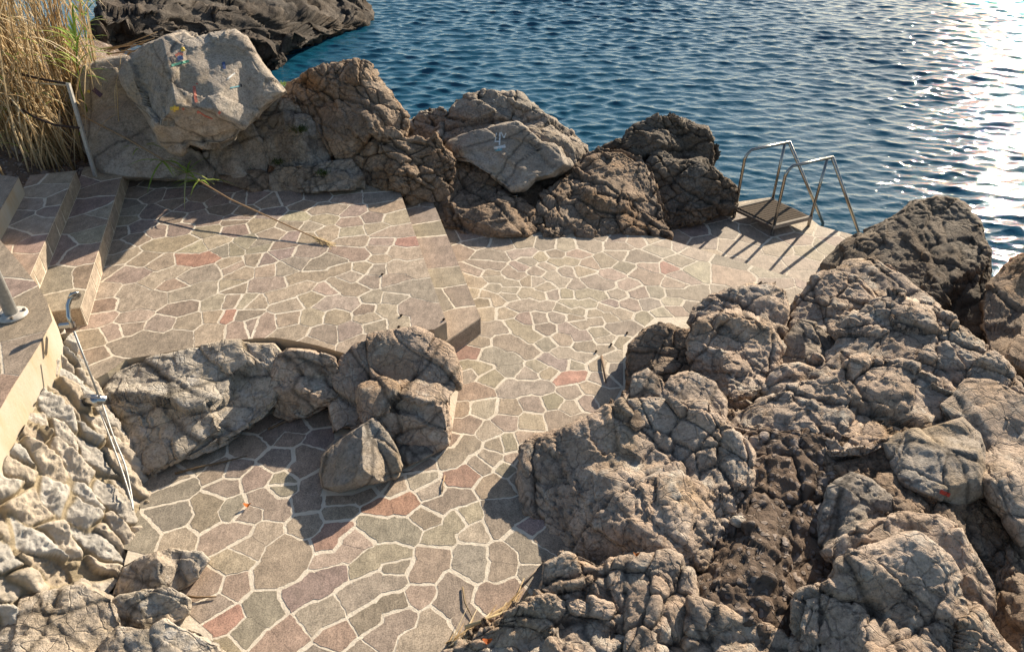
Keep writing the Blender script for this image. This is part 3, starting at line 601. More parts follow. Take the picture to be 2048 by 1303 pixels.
rock('hanging_block', [(1772,890),(1820,863),(1880,848),(1922,838),(1952,870),(1967,930),(1962,985),(1920,1008),(1860,992),(1810,965),(1788,925)], [(1880,995,.25),(1900,845,.48)], 'smooth olive stained block with a red paint dab hanging over a dark hollow', 'smooth', .35, [(-.2,.1,.95,.55)], A=.6, cell=.5, e=.65, nf=2, cat='rock', und=.05, top=0.6)
rock('edge_ridge_rock', [(1885,815),(1935,765),(2000,770),(2075,810),(2130,940),(2110,1080),(2040,1090),(1980,1010),(1930,900)], [(2020,1085,.15),(1960,765,.55)], 'rough pale ridge of rock running down the right edge beside the hanging block', 'tan', .35, A=.5, cell=.3, cat='rock')
rock('pink_rock', [(1640,1085),(1642,1030),(1660,975),(1700,946),(1742,960),(1787,1000),(1803,1025),(1765,1060),(1700,1080),(1660,1100)], [(1660,1088,.25),(1700,948,.48)], 'pinkish angular rock half sunk in the brown conglomerate below the broad split slab', 'smooth', .3, [(.2,.3,.9,.6)], A=.7, cell=.3, cat='rock', pebble=.3, top=0.55)
rock('knuckle_rock', [(1648,1100),(1700,1058),(1760,1035),(1800,1027),(1870,1030),(1908,1050),(1880,1110),(1800,1145),(1720,1150),(1675,1135)], [(1720,1145,.3),(1850,1030,.5)], 'knuckled tan rock just above the big foreground boulder at lower right', 'tan', .28, A=.7, cell=.22, cat='rock')
rock('wedge_rock', [(1862,1100),(1897,1060),(1926,1058),(1952,1110),(1988,1170),(1990,1240),(1925,1240),(1890,1170)], [(1940,1235,.1),(1915,1060,.48)], 'pale wedge of rock to the right of the knuckled rock above a dark hollow', 'tan', .28, A=.6, cell=.3, cat='rock')
rock('foreground_boulder', [(1600,1300),(1608,1190),(1650,1178),(1680,1168),(1692,1130),(1740,1108),(1800,1088),(1830,1083),(1880,1118),(1912,1170),(1952,1240),(2015,1320),(1980,1430),(1780,1450),(1615,1410)], [(1780,1420,.15),(1820,1085,.6)], 'big sunlit tan boulder in the lower right foreground, nearest of the right-hand mass', 'tan', .5, [(-.2,.5,.8,.62)], A=.8, cell=.4, lvl=7, e=.68, strata=.4)
rock('path_boulder', [(1050,960),(1058,915),(1086,878),(1140,864),(1200,834),(1250,800),(1300,790),(1350,800),(1420,800),(1450,840),(1472,870),(1503,910),(1498,960),(1473,1010),(1463,1060),(1433,1112),(1402,1155),(1350,1142),(1250,1135),(1160,1118),(1100,1085),(1060,1020)], [(1062,960,-.01),(1350,790,.55),(1430,1112,.08)], 'great cracked tan boulder bulging over the right side of the near path', 'tan', .5, [(-.25,.35,.85,.62),(.4,.2,.85,.7)], A=.8, cell=.3, lvl=7, e=.72, top=0.5)
rock('horn_rock', [(1240,840),(1257,792),(1267,754),(1295,739),(1322,760),(1338,800),(1325,855),(1270,865)], [(1280,860,.36),(1295,740,.6)], 'short horn of rock poking up at the back left of the great cracked boulder', 'tan', .2, A=.6, cell=.22, cat='rock', strata=.5)
rock('rim_rock', [(1318,800),(1345,755),(1380,746),(1426,766),(1449,800),(1448,870),(1440,915),(1400,905),(1350,860)], [(1400,900,.36),(1385,747,.58)], 'curved rim of rock hooding a hollow on top of the great cracked boulder', 'tan', .22, A=.6, cell=.22, cat='rock')
rock('cracked_boulder', [(1082,1190),(1094,1130),(1140,1113),(1200,1135),(1260,1118),(1330,1123),(1372,1145),(1387,1190),(1394,1260),(1425,1340),(1300,1420),(1180,1380),(1110,1290)], [(1250,1400,0),(1250,1120,.42)], 'pale cracked boulder below the great bulging boulder at the bottom of the picture', 'tan', .35, [(0,.5,.8,.7)], A=.8, cell=.24, lvl=7, e=.68, top=0.7)
rock('foot_rock', [(872,1320),(920,1287),(960,1257),(1010,1230),(1060,1198),(1100,1190),(1180,1200),(1240,1220),(1278,1265),(1288,1340),(1250,1430),(1000,1430),(885,1370)], [(1000,1400,.02),(1150,1195,.38)], 'rough crumbly rock at the bottom edge beside the dry reed litter', 'tan', .3, A=.9, cell=.2, lvl=7, e=.68, cat='rock', pebble=.4, top=0.75)
rock('crumbly_rock', [(1385,1200),(1430,1205),(1480,1235),(1560,1262),(1605,1300),(1630,1420),(1400,1440),(1375,1320)], [(1500,1420,.05),(1430,1205,.4)], 'crumbly tan rock at the bottom edge between the cracked boulder and the big foreground boulder', 'tan', .28, A=.8, cell=.22, cat='rock', pebble=.4, top=0.7)
rock('conglomerate_bank', [(1375,1230),(1420,1095),(1460,1000),(1470,880),(1600,860),(1700,915),(1690,1000),(1670,1080),(1700,1135),(1650,1200),(1625,1270),(1520,1300),(1420,1270)], [(1520,1280,.16),(1570,870,.42)], 'dark earthy bank of pebbly conglomerate in the shaded hollow of the right-hand mass', 'congl', .25, A=.7, cell=.3, lvl=7, cat='rock', pebble=1.0)
rock('earthy_rock', [(1650,905),(1740,880),(1850,900),(1960,960),(2000,1060),(1985,1130),(1900,1090),(1800,1060),(1720,1030),(1670,980)], [(1800,1065,.24),(1800,890,.34),(1960,1090,.2)], 'dark earthy rock face in the hollow under the olive stained block', 'brown', .2, A=.8, cell=.3, lvl=7, cat='rock', pebble=.6, top=0)
rock('sea_rock', [(1966,650),(1973,590),(2000,560),(2040,523),(2100,495),(2160,600),(2160,770),(2060,760),(1985,715)], [(2040,745,.0),(2060,520,.5)], 'brown rock at the right edge with glittering water just behind it', 'brown', .45, A=.8, cell=.4, cat='rock')
rock('hollow_rock', [(1945,900),(2000,895),(2060,940),(2130,1100),(2130,1320),(2040,1340),(1985,1250),(1950,1150),(1925,1050),(1965,1000)], [(2040,1310,.0),(2020,900,.3)], 'dark shaded rock filling the right edge below the rough ridge', 'brown', .35, A=.8, cell=.4, lvl=7, cat='rock', pebble=.4)
HS, TK, TOP = 1.0, .8, .5
# alcove on the left and the boulders in the middle
rock('alcove_outcrop', [(205,800),(235,745),(300,718),(380,704),(470,688),(545,690),(566,720),(560,765),(550,805),(522,835),(472,866),(402,907),(332,942),(300,952),(262,940),(235,880)], [(320,945,0),(500,688,.385)], 'rough pale bedrock outcrop under the curved concrete edge of the upper terrace', 'pale', .2, [(0,.55,.8,.6)], A=.42, crack=.35, cell=.75, lvl=7, e=.66, cat='outcrop', pebble=.2, top=0.7)
rock('niche_rock', [(540,770),(553,720),(575,698),(620,703),(668,718),(685,760),(675,800),(630,822),(580,838),(552,826)], [(600,836,0),(620,703,.41)], 'small cracked ochre rock between the pale outcrop and the fissured boulder', 'tan', .26, A=.7, cell=.2, e=.66, cat='rock', top=0.8)
rock('fissured_boulder', [(655,808),(668,745),(684,712),(720,688),(770,674),(830,662),(872,678),(902,700),(912,745),(908,775),(895,792),(896,850),(892,885),(856,905),(800,905),(760,886),(720,862),(690,858),(668,866),(661,832)], [(850,882,0),(830,665,.42)], 'fissured sunlit boulder at the near end of the kerb step, between terrace and path', 'tan', .45, [(-.12,.74,.6,.55)], nf=4, A=.42, crack=.6, cell=.5, lvl=7, e=.68)
rock('cone_rock', [(642,945),(648,910),(680,878),(720,848),(745,836),(766,850),(788,890),(803,930),(792,955),(740,970),(680,982),(648,972)], [(690,980,0),(745,838,.26)], 'smooth cone shaped rock on the path in front of the fissured boulder', 'smooth', .28, [(-.5,.3,.8,.6),(.55,.3,.75,.6)], A=.55, cell=.4, crack=.6, nf=2, e=.72, cat='rock', und=.05, top=0)
rock('veined_rock', [(765,880),(790,850),(840,880),(868,905),(835,922),(802,938),(782,915)], [(800,932,0),(850,862,.1)], 'flat grey veined rock tucked between the cone shaped rock and the fissured boulder', 'smooth', .14, A=.4, cell=.3, lvl=5, e=.6, cat='rock')
rock('wall_foot_rock', [(228,1190),(248,1135),(290,1110),(340,1097),(402,1104),(418,1120),(392,1154),(362,1180),(300,1195)], [(350,1182,0),(340,1098,.12)], 'low rough rock wedged between the rubble wall foot and the path', 'pale', .16, A=.5, cell=.3, crack=.5, top=.8, cat='rock', pebble=.3)
rock('corner_bedrock', [(-120,1460),(-120,1235),(60,1195),(160,1168),(225,1196),(250,1260),(240,1340),(220,1460)], [(100,1420,.0),(100,1185,.16)], 'broad sunlit bedrock in the bottom left corner below the rubble wall', 'pale', .2, A=.5, cell=.6, crack=.4, top=.75, lvl=7, cat='outcrop', pebble=.4)
rock('ledge_stone', [(205,1215),(240,1190),(290,1178),(340,1174),(378,1200),(374,1226),(330,1256),(270,1268),(225,1255)], [(300,1262,0),(310,1175,.14)], 'round topped rough stone at lower left just below the wall foot rock', 'pale', .2, A=.5, cell=.26, crack=.5, top=.8, cat='rock', pebble=.4)
rock('pitted_stone', [(200,1300),(240,1250),(300,1258),(330,1240),(372,1260),(432,1288),(468,1345),(420,1430),(220,1450)], [(330,1430,0),(345,1240,.14)], 'pale pitted stone at the bottom edge beside the mortar patch of the path', 'pale', .2, A=.55, cell=.3, crack=.5, top=.8, cat='rock', pebble=.4)

# ------------------------------------------------------------------ rocky ground under everything
ctl = [(-.2, P(700, 500, 0)), (-.25, P(1100, 600, 0)), (-.25, P(700, 1000, 0)), (-.25, P(700, 1300, 0)), (-.2, P(1000, 900, 0)), (-.6, P(1500, 480, 0)), (-.3, P(1400, 580, 0)), (-.2, P(350, 500, 0)), (-.2, P(400, 850, 0)),(-.2,P(420,1050,0)),(-.2,P(960,560,0)),(-.25, P(1150, 470, 0)),(-.3,P(960,450,0))]
zz = lambda x, y, z: (z, P(x, y, z))
ctl += [zz(*a) for a in [(1550,1000,-.05),(1550,1180,-.05),(1700,900,.05),(1900,1100,-.1),(1600,740,-.05),(1800,690,-.05),(2000,720,-.5),(1900,600,-.5),(2048,1303,-.1),(1400,1250,-.1),(1700,1200,-.05),(2000,900,-.05),
 (500,395,.1),(720,372,.1),(600,290,.3),(400,340,.2),(850,410,-.15),(800,310,-.2),(1000,400,-.25),(1200,420,-.35),(1300,340,-.7),(900,260,-.7),(770,180,-1.2),(650,150,-1.0),(300,140,.8),(200,170,.95),(130,130,1.1),(120,300,.55),(20,260,.85),(450,170,.3),(60,60,1.0),(560,150,-.9),(200,330,.32),(160,320,.45)]]
ctl += [(z, np.array([x, y, z])) for x, y, z in [(0,11,-2),(4,10.5,-2),(4.2,9,-1.8),(1.5,9.3,-1.9),(2.6,9.6,-2),(2,10.5,-2),(6.5,9,-2),(7.5,7.5,-2),(7,11,-2),(5.5,8,-2),(.3,10,-1.9),(8,12,-2),(3.3,9,-1.8),(5.5,6.5,-1.6),(6.5,4,-1),(7,2,-.6),(-2,13,-2),(-2.8,10.8,-1.4),(-3.5,3,.1),(-5,3,.2),(-5,5.5,.3),(-6.5,9,1.2),(-8,7,1.4),(-8,3,.4),(3,2,0),(5,3,-.2),(0,1,-.3),(-2,1,-.2),(-7,12,.5),(-5,12.5,-1.2)]]
CX = np.array([[q[1][0], q[1][1]] for q in ctl]); CZ = np.array([q[0] for q in ctl])
gx, gy = np.meshgrid(np.arange(-9, 7.6, .05), np.arange(.6, 13.5, .05)); G = np.stack([gx.ravel(), gy.ravel()], 1)
num = np.zeros(len(G)); den = np.zeros(len(G))
for (x, y), z in zip(CX, CZ):
    wgt = 1 / (((G[:, 0] - x) ** 2 + (G[:, 1] - y) ** 2) + .02) ** 1.7; num += wgt * z; den += wgt
gz = num / den; V = np.stack([G[:, 0], G[:, 1], gz], 1)
def grid_tris(nx, ny):
    i = np.arange(nx * ny).reshape(ny, nx); return np.stack([i[:-1, :-1].ravel(), i[:-1, 1:].ravel(), i[1:, 1:].ravel(), i[1:, :-1].ravel()], 1)
Q = grid_tris(gx.shape[1], gx.shape[0])
dz = fbm(V * 1.5, 4, 3) * .12 + fbm(V * 7, 3, 4) * .03
paved = np.exp(-((gz + .23) / .06) ** 2)
V[:, 2] += np.minimum(dz, .1) * (1 - .8 * paved)
g = np_mesh('rocky_ground', V, Q, ROCKM['congl'], True, np.ones((len(V), 3)) * 1.0); tag(g, kind='structure')

# ------------------------------------------------------------------ sea
def sea():
    xs = np.arange(-8, 18, .033); ys = np.arange(7, 25.5, .026); X, Y = np.meshgrid(xs, ys)
    Hh = np.zeros_like(X); DX = np.zeros_like(X); DY = np.zeros_like(X); rg = np.random.default_rng(5)
    for k in range(110):
        lam = .11 * (5.2 ** rg.random()); kk = 2 * math.pi / lam; th = rg.normal(-1.62, .42); ph_ = rg.uniform(0, 6.28)
        s_ = .0258 * (1.2 if .2 < lam < .5 else .75); a = s_ / kk; cx, cy = math.cos(th), math.sin(th)
        arg = kk * (cx * X + cy * Y) + ph_ + 1.2 * np.sin(.5 * X * cy - .5 * Y * cx + k)
        Hh += a * np.cos(arg); sn = np.sin(arg); DX -= .8 * a * cx * sn; DY -= .8 * a * cy * sn
    patch = 1 + .3 * np.sin(X * .5 + .8 * np.sin(Y * .4)) * np.sin(Y * .31 + 1)
    V = np.stack([(X + DX).ravel(), (Y + DY).ravel(), (ZS + Hh * patch).ravel()], 1)
    Q = grid_tris(len(xs), len(ys)); n0 = len(V)
    B = 3000; ring = np.array([[-8, 7], [17.96, 7], [17.96, 25.46], [-8, 25.46], [-B, -60], [B, -60], [B, B], [-B, B]])
    V = np.concatenate([V, np.concatenate([ring, np.full((8, 1), ZS - .02)], 1)])
    Q = np.concatenate([Q, n0 + np.array([[0, 4, 5, 1], [1, 5, 6, 2], [2, 6, 7, 3], [3, 7, 4, 0]])])
    o = np_mesh('sea', V, Q, M['sea'], True); tag(o, kind='structure')
sea()

# ------------------------------------------------------------------ rubble wall below the landing
def wall():
    bot = [(-3.3, 1.7, -.05), (-2.75, 2.35, -.05), (-2.42, 2.75, -.05), (-2.35, 3.1, -.05), (-2.36, 3.5, -.05), (-2.5, 3.82, -.05), (-2.85, 4.2, .0), (-3.3, 4.55, .1)]
    top = [(-2.92, 1.6, .6), (-2.97, 2.3, .6), (-3.0, 2.9, .60), (-3.02, 3.4, .60), (-3.09, 3.85, .61), (-3.18, 4.25, .60), (-3.22, 4.46, .62), (-3.42, 4.62, .62)]
    bot = np.array(bot); top = np.array(top)
    n, m = 340, 150; s = np.linspace(0, len(bot) - 1, n); t = np.linspace(0, 1, m)
    def crv(C):
        return np.stack([np.interp(s, np.arange(len(C)), C[:, k]) for k in range(3)], 1)
    Bc, Tc = crv(bot), crv(top)
    for _ in range(12):
        for C in (Bc, Tc): C[1:-1] = (C[:-2] + C[2:]) / 2 * .5 + C[1:-1] * .5
    V = (Bc[None] * (1 - t)[:, None, None] + Tc[None] * t[:, None, None]).reshape(-1, 3)
    Q = grid_tris(n, m); T = np.concatenate([Q[:, [0, 1, 2]], Q[:, [0, 2, 3]]]); N = vnorm(V, T)
    L = np.cumsum(np.concatenate([[0], np.linalg.norm(np.diff((Bc + Tc) / 2, axis=0), axis=1)]))
    U = np.stack([np.tile(L, m), np.repeat(t, n) * .95, np.zeros(n * m)], 1)
    W = U + .05 * np.stack([perlin(U * 6, 1), perlin(U * 6 + 9, 2), U[:, 0] * 0], 1)
    W2 = np.stack([W[:, 0] / .125, (W[:, 1] + .25 * W[:, 0]) / .30, W[:, 0] * 0 + .5], 1)
    f1, f2, vec, hid = voro(W2, 77)
    e = f2 - f1; dome = np.clip((e - .05) / .3, 0, 1) ** .3; g = hvec(hid, 3)
    d = -.014 + dome * (.04 + .02 * g[:, 0]) + (vec * g).sum(1) * .085 * dome + fbm(V * 8, 4, 5) * .026 * dome + (fbm(V * 22, 3, 6, True) - .5) * .022 * dome - .01
    V = V + N * d[:, None]
    st = np.clip((e - .06) / .08, 0, 1)[:, None]
    cs = np.array([.41, .365, .31]) * (1 + .22 * g[:, :1]) * np.array([1, 1, 1]) + g[:, 1:2] * np.array([.03, .0, -.03]); mo = np.array([.30, .245, .165]) * (1 + .3 * fbm(V * 5, 2, 8))[:, None]
    col = cs * st + mo * (1 - st)
    t_ = NT('rubble_masonry'); n1 = t_.ramp(t_.noise(12, 7, .7), [(.3, .72), (.7, 1.25)]); c1 = t_.mix(1, t_.attr(), n1, 'MULTIPLY')
    t_.bump(t_.math('ADD', t_.noise(28, 9, .72), t_.math('MULTIPLY', t_.noise(90, 4, .7), .4)), .85, .018); t_.out(c1, .9, .2)
    o = np_mesh('rubble_wall', V, Q, t_.m, True, np.clip(col, .03, .8)); tag(o, 'battered rubble stone wall with yellow mortar under the shower landing', 'wall')
wall()

# ------------------------------------------------------------------ swimming ladder
def ladder():
    zD = ZP + .11; A = P(1471, 417, zD); B = P(1545, 399, zD); C = P(1548, 453, zD); D = P(1621, 435, zD)
    root = empty('swimming_ladder', (*((A + C) / 2)[:2], ZP)); tag(root, 'stainless steel swimming ladder with two handrails on a slatted deck at the water edge', 'ladder')
    zr = .53; up_ = np.array([0, 0, 1.])
    for base, far, re, bt in ((A, B, P(1580, 284, zr), P(1646, 446, -.62)), (C, D, P(1666, 314, zr), P(1722, 478, -.62))):
        m = MB(); top = base.copy(); top[2] = zr - .02
        f = far.copy(); e1 = re - top; e1[2] = 0; e1 /= np.linalg.norm(e1)
        pts = [base - up_ * .1, base + up_ * .3, top - up_ * .09, top - up_ * .035 + e1 * .02, top + e1 * .07 + up_ * .012]
        m.tube([*pts, re], .017, 10)
        m.build('handrail', M['steel'], root, True)
        m = MB(); ft = f.copy(); ft[2] = zr - .012; ft[:2] = (re - e1 * .07)[:2] * .8 + f[:2] * .2
        m.tube([f - up_ * .06, ft], .016, 10); m.build('post', M['steel'], root, True)
        m = MB(); m.tube([re + up_ * .004 - e1 * .012, bt, bt - up_ * .75], .019, 10); m.build('stringer', M['steel'], root, True)
    b0, b1 = P(1646, 446, -.62), P(1722, 478, -.62)
    for k in (1, 2):
        m = MB(); c = (b0 + b1) / 2 - up_ * (.22 * k); d = Vector((b1 - b0)).normalized(); m.box(c, (b1 - b0).dot(np.array(d)) - .03, .07, .025, (d, Vector((-d.y, d.x, 0)), Vector((0, 0, 1))))
        m.build('rung', M['steel'], root)
    m = MB(); n = 13
    for k in range(n):
        a = A + (C - A) * ((k + .5) / n); b = B + (D - B) * ((k + .5) / n); d = Vector(b - a); L = d.length; d.normalize()
        s = Vector((-d.y, d.x, 0)); wdt = (C - A).dot(np.array(s)); m.box((a + b) / 2 + up_ * .004, L - .04, abs(wdt) / n * .86, .02, (d, s, Vector((0, 0, 1))), 0, (.10, .08, .062))
    m.build('deck', M['deck'], root)
    m = MB()
    for a, b, cc in ((A, B, 1), (C, D, 1), (A, C, 0), (B, D, 0)):
        d = Vector(b - a); L = d.length; d.normalize(); s = Vector((-d.y, d.x, 0)); m.box((a + b) / 2 + up_ * (.0 if cc else -.012), L + (.03 if cc else -.04), .035, .045 if cc else .03, (d, s, Vector((0, 0, 1))), 0, (.34, .30, .25) if cc else (.12, .10, .085))
    m.build('deck_frame', M['deck'], root)
    for q in (A, B, C, D):
        m = MB(); m.tube([q - up_ * .02, q - up_ * .115], .02, 8); m.build('foot', M['steel'], root)
ladder()

# ------------------------------------------------------------------ shower, pole, fence post
def shower():
    wallo = bpy.data.objects['rubble_wall']
    root = empty('hand_shower', P(150, 655, .80)); tag(root, 'chrome hand shower on a riser rail with mixer and hose fixed to the rubble wall', 'shower')
    up_ = np.array([0, 0, 1.])
    a = P(118, 652, .86); b = P(150, 648, .86)
    d = Vector(b - a).normalized(); m = MB(); m.box((a + b) / 2, (b - a).dot(np.array(d)), .03, .03, (d, d.cross(Vector((0, 0, 1))), Vector((0, 0, 1)))); m.build('bracket', M['chrome'], root, bevel=.004)
    m = MB(); h0 = P(146, 655, .86); m.tube([h0, P(137, 632, .93), P(136, 610, .99), P(141, 596, 1.03), P(147, 588, 1.045)], [.014, .015, .015, .016, .024], 10); hd = m.build('handset', M['chrome'], root, True)
    m = MB(); hc = P(149, 592, 1.035); dn = Vector((.55, -.62, -.35)).normalized(); m.tube([Vector(hc) - dn * .016, Vector(hc) - dn * .008, Vector(hc) + dn * .004, Vector(hc) + dn * .009], [.014, .038, .043, .036], 16); m.build('spray_head', M['chrome'], hd, True)
    m = MB(); r0 = P(148, 662, .86); r1 = P(196, 788, .44); m.tube([r0, r0 + (r1 - r0) * .5, r1], .0075, 10); m.build('riser_rail', M['galv'], root, True)
    c0 = P(162, 800, .42); c1 = P(214, 800, .42); m = MB(); dd = (c1 - c0) / np.linalg.norm(c1 - c0)
    m.tube([c0 - dd * .005, c0, c0 + dd * .035, c0 + dd * .036, c1 - dd * .05, c1 - dd * .049, c1], [.016, .036, .036, .042, .042, .034, .03], 16); mx = m.build('mixer', M['chrome'], root, True)
    m = MB(); q = (c0 + c1) / 2; m.box(q + np.array([.0, .0, .035]), .11, .035, .012, (Vector(dd), Vector(dd).cross(Vector((0, 0, 1))).normalized(), Vector((0, 0, 1)))); m.build('tap_lever', M['chrome'], mx, bevel=.003)
    m = MB(); m.tube([c0 + dd * .015, c0 + dd * .015 + np.array([-.06, -.01, -.02])], .02, 12); m.tube([c0 + dd * .015 + np.array([-.06, -.01, -.02]), c0 + dd * .015 + np.array([-.075, -.01, -.025])], .034, 14); m.build('wall_union', M['chrome'], mx, True)
    def crv(P4, n=26):
        P4 = [Vector(x) for x in P4]; out = []
        Q = [P4[0]] + P4 + [P4[-1]]
        for i in range(1, len(Q) - 2):
            for k in range(8):
                t = k / 8; p0, p1, p2, p3 = Q[i - 1:i + 3]
                out.append(.5 * ((2 * p1) + (p2 - p0) * t + (2 * p0 - 5 * p1 + 4 * p2 - p3) * t * t + (3 * p1 - p0 - 3 * p2 + p3) * t ** 3))
        return out + [P4[-1]]
    m = MB(); m.tube(crv([P(205, 808, .42), P(226, 870, .33), P(250, 930, .24), P(262, 985, .16), P(266, 1018, .14), P(262, 1000, .16), P(247, 950, .22), P(222, 880, .32), P(199, 820, .40)]), .006, 8)
    m.build('hose', M['galv'], root, True)
    pr = empty('metal_pole', P(26, 634, ZL)); tag(pr, 'grey metal pole bolted to the landing by a round flange at the left edge', 'pole')
    b = P(26, 632, ZL); m = MB(); m.tube([b, b + up_ * 2.3], .043, 20, 0, (.36, .36, .35)); m.build('pole_shaft', M['paintpole'], pr, True)
    m = MB(); m.tube([b + up_ * .006, b + up_ * .018, b + up_ * .03], [.10, .10, .06], 24, 0, (.45, .42, .38)); fl = m.build('base_flange', M['paintpole'], pr, True)
    for k in range(4):
        t = k * math.pi / 2 + .5; q = b + np.array([math.cos(t) * .078, math.sin(t) * .078, .018]); m = MB(); m.tube([q, q + up_ * .022], .011, 6, 0, (.13, .11, .09)); m.build('bolt', M['paintpole'], fl)
    fp = empty('fence_post', P(191, 352, ZT + RISE)); tag(fp, 'thin leaning grey metal fence post at the far end of the steps holding ropes', 'fence post')
    b = P(191, 352, ZT + RISE); t = PD(136, 166, depth(191, 352, ZT + RISE) - .55); m = MB(); d = Vector(t - b); L = d.length; d.normalize(); x = Vector((1, 0, 0)); x = (x - d * x.dot(d)).normalized(); y = d.cross(x)
    m.box((b + t) / 2, .045, .006, L, (x, y, d), 0, (.42, .40, .37)); m.box((b + t) / 2 + np.array(x) * .02 - np.array(y) * .016, .006, .032, L, (x, y, d), 0, (.42, .40, .37)); m.build('angle_iron', M['paintpole'], fp)
    for nm, pts, r, c, lb in (('barrier_rope', [(-40, 152), (30, 160), (80, 167), (140, 171)], .009, (.5, .38, .24), 'pale frayed rope strung from the fence post top into the reeds'), ('dark_cable', [(-40, 128), (40, 148), (90, 160), (138, 168)], .013, (.05, .035, .03), 'upper dark cable strung from the fence post top into the reeds'), ('dark_cable', [(20, 205), (70, 235), (110, 250), (158, 256)], .012, (.05, .035, .03), 'lower dark cable tied halfway up the fence post')):
        m = MB(); td = depth(191, 352, ZT + RISE) - .5; m.tube([PD(px, py, td + (140 - px) * .002) for px, py in pts], r, 8, 0, c); o = m.build(nm, M['rope'], None, True); tag(o, lb, 'rope' if nm == 'barrier_rope' else 'cable')
shower()

# ------------------------------------------------------------------ reeds
STRAW = [(.58, .44, .25), (.64, .50, .30), (.48, .34, .18), (.68, .56, .37), (.36, .25, .13)]
GREEN = [(.22, .32, .05), (.28, .38, .07), (.15, .24, .04), (.36, .40, .12)]
def jit(c, r): k = r.uniform(.8, 1.2); return tuple(x * k for x in c)
def cane(mc, ml, p, L, r, lean, green, nl=8, rad=.007):
    p = Vector(p); pts = []; cv = Vector((lean[0], lean[1], 0)); n = 8
    for i in range(n + 1):
        t = i / n; pts.append(p + Vector((0, 0, 1)) * (L * t * (1 - .1 * t)) + cv * (L * t * t) + Vector((r.uniform(-1, 1), r.uniform(-1, 1), 0)) * .012)
    mc.tube(pts, [rad * (1 - .6 * i / n) for i in range(n + 1)], 5, 0, jit(r.choice(GREEN if green > 1.5 else STRAW), r))
    for k in range(nl):
        t = r.uniform(.12, 1); i = min(n - 1, int(t * n)); q = pts[i].lerp(pts[i + 1], t * n - i); a = r.uniform(0, 6.28)
        isg = r.random() < green
        d = Vector((math.cos(a), math.sin(a), r.uniform(.1, 1.2) if isg else r.uniform(-1.6, .5)))
        ml.blade(q, d, r.uniform(.2, .5), r.uniform(.006, .013), .5 if isg else .7, 5, jit(r.choice(GREEN if isg else STRAW), r))
clumps = [((20, 300), .62, 95, 'dense clump of dry straw reeds at the left edge above the top step', .22), ((95, 310), .60, 85, 'dry reed clump behind the middle step left of the fence post', .15), ((150, 200), .90, 75, 'dry reed clump standing between the fence post and the grey rock slab', .18), ((50, 170), .95, 90, 'tall dry reed clump at the top left corner behind the others', .3)]
for (px, py), z, n, lb, gr in clumps:
    r = random.Random(px); c = P(px, py, z); root = empty('reed_clump', c); tag(root, lb, 'reeds', 'reeds at the top of the steps'); mc, ml = MB(), MB()
    for k in range(n):
        a = r.uniform(0, 6.28); q = abs(r.gauss(0, .5)); p = c + np.array([math.cos(a) * .42 * q, math.sin(a) * .5 * q, -.12])
        cane(mc, ml, p, r.uniform(.9, 2.4), r, (r.gauss(0, .12), r.gauss(0, .12)), gr, r.randint(2, 5), r.uniform(.006, .012))
    tag(mc.build('reed_stalks', M['plant'], root, True), kind='stuff'); tag(ml.build('reed_leaves', M['plant'], root), kind='stuff')
for (px, py, z, L, lb, ln) in [(190, 150, .95, 1.15, 'fresh green reed shoot rising behind the painted boulder', (.1, .1)), (180, 240, .85, 1.0, 'green topped reed bending over beside the grey rock slab', (.12, .05))]:
    r = random.Random(px); c = P(px, py, z); root = empty('green_reed', c); tag(root, lb, 'reed'); mc, ml = MB(), MB(); cane(mc, ml, c, L, r, ln, 2, 0, .009)
    for k in range(34):
        t = r.uniform(.45, 1); q = Vector(c) + Vector((0, 0, 1)) * (L * t * (1 - .1 * t)) + Vector((ln[0], ln[1], 0)) * (L * t * t); a = r.uniform(0, 6.28); ml.blade(q, (math.cos(a), math.sin(a) * .6, r.uniform(.4, 1.3)), r.uniform(.3, .6), r.uniform(.012, .02), .45, 6, jit(r.choice(GREEN), r))
    mc.build('reed_stalk', M['plant'], root, True); ml.build('reed_leaves', M['plant'], root)
# fallen reed lying from the fence post to the terrace
def fallen():
    a = PD(165, 232, 8.15); b = P(350, 333, .62); c2 = P(460, 398, .52); d = P(600, 462, .40); e_ = P(655, 486, ZT + .02)
    root = empty('fallen_reed', e_); tag(root, 'long dead reed leaning from the fence post onto the terrace with a feathery tip', 'reed')
    m = MB(); m.tube([a, (a + b) / 2 + np.array([0, 0, .02]), b, c2, d, e_], [.008, .008, .0075, .007, .0065, .005], 8, 0, (.44, .31, .19)); m.build('reed_stalk', M['plant'], root, True)
    r = random.Random(3); m = MB(); dr = Vector(e_ - d).normalized()
    for k in range(46):
        q = Vector(d) .lerp(Vector(e_), r.uniform(.35, 1.0)); m.blade(q, dr + Vector((r.gauss(0, .22), r.gauss(0, .22), r.uniform(-.05, .2))), r.uniform(.07, .2), .004, .35, 4, jit((.55, .42, .22), r))
    m.build('plume', M['plant'], root)
    m = MB()
    for (px, py, z, n) in ((283, 296, .70, 7), (325, 322, .66, 7), (375, 345, .62, 16), (398, 362, .58, 8)):
        q = P(px, py, z)
        for k in range(n):
            an = r.uniform(0, 6.28); m.blade(q, (math.cos(an), math.sin(an), r.uniform(-.2, 1.1)), r.uniform(.2, .42), r.uniform(.009, .014), .5, 5, jit(r.choice(GREEN + [(.4, .42, .2)]), r))
    m.build('reed_leaves', M['plant'], root)
fallen()
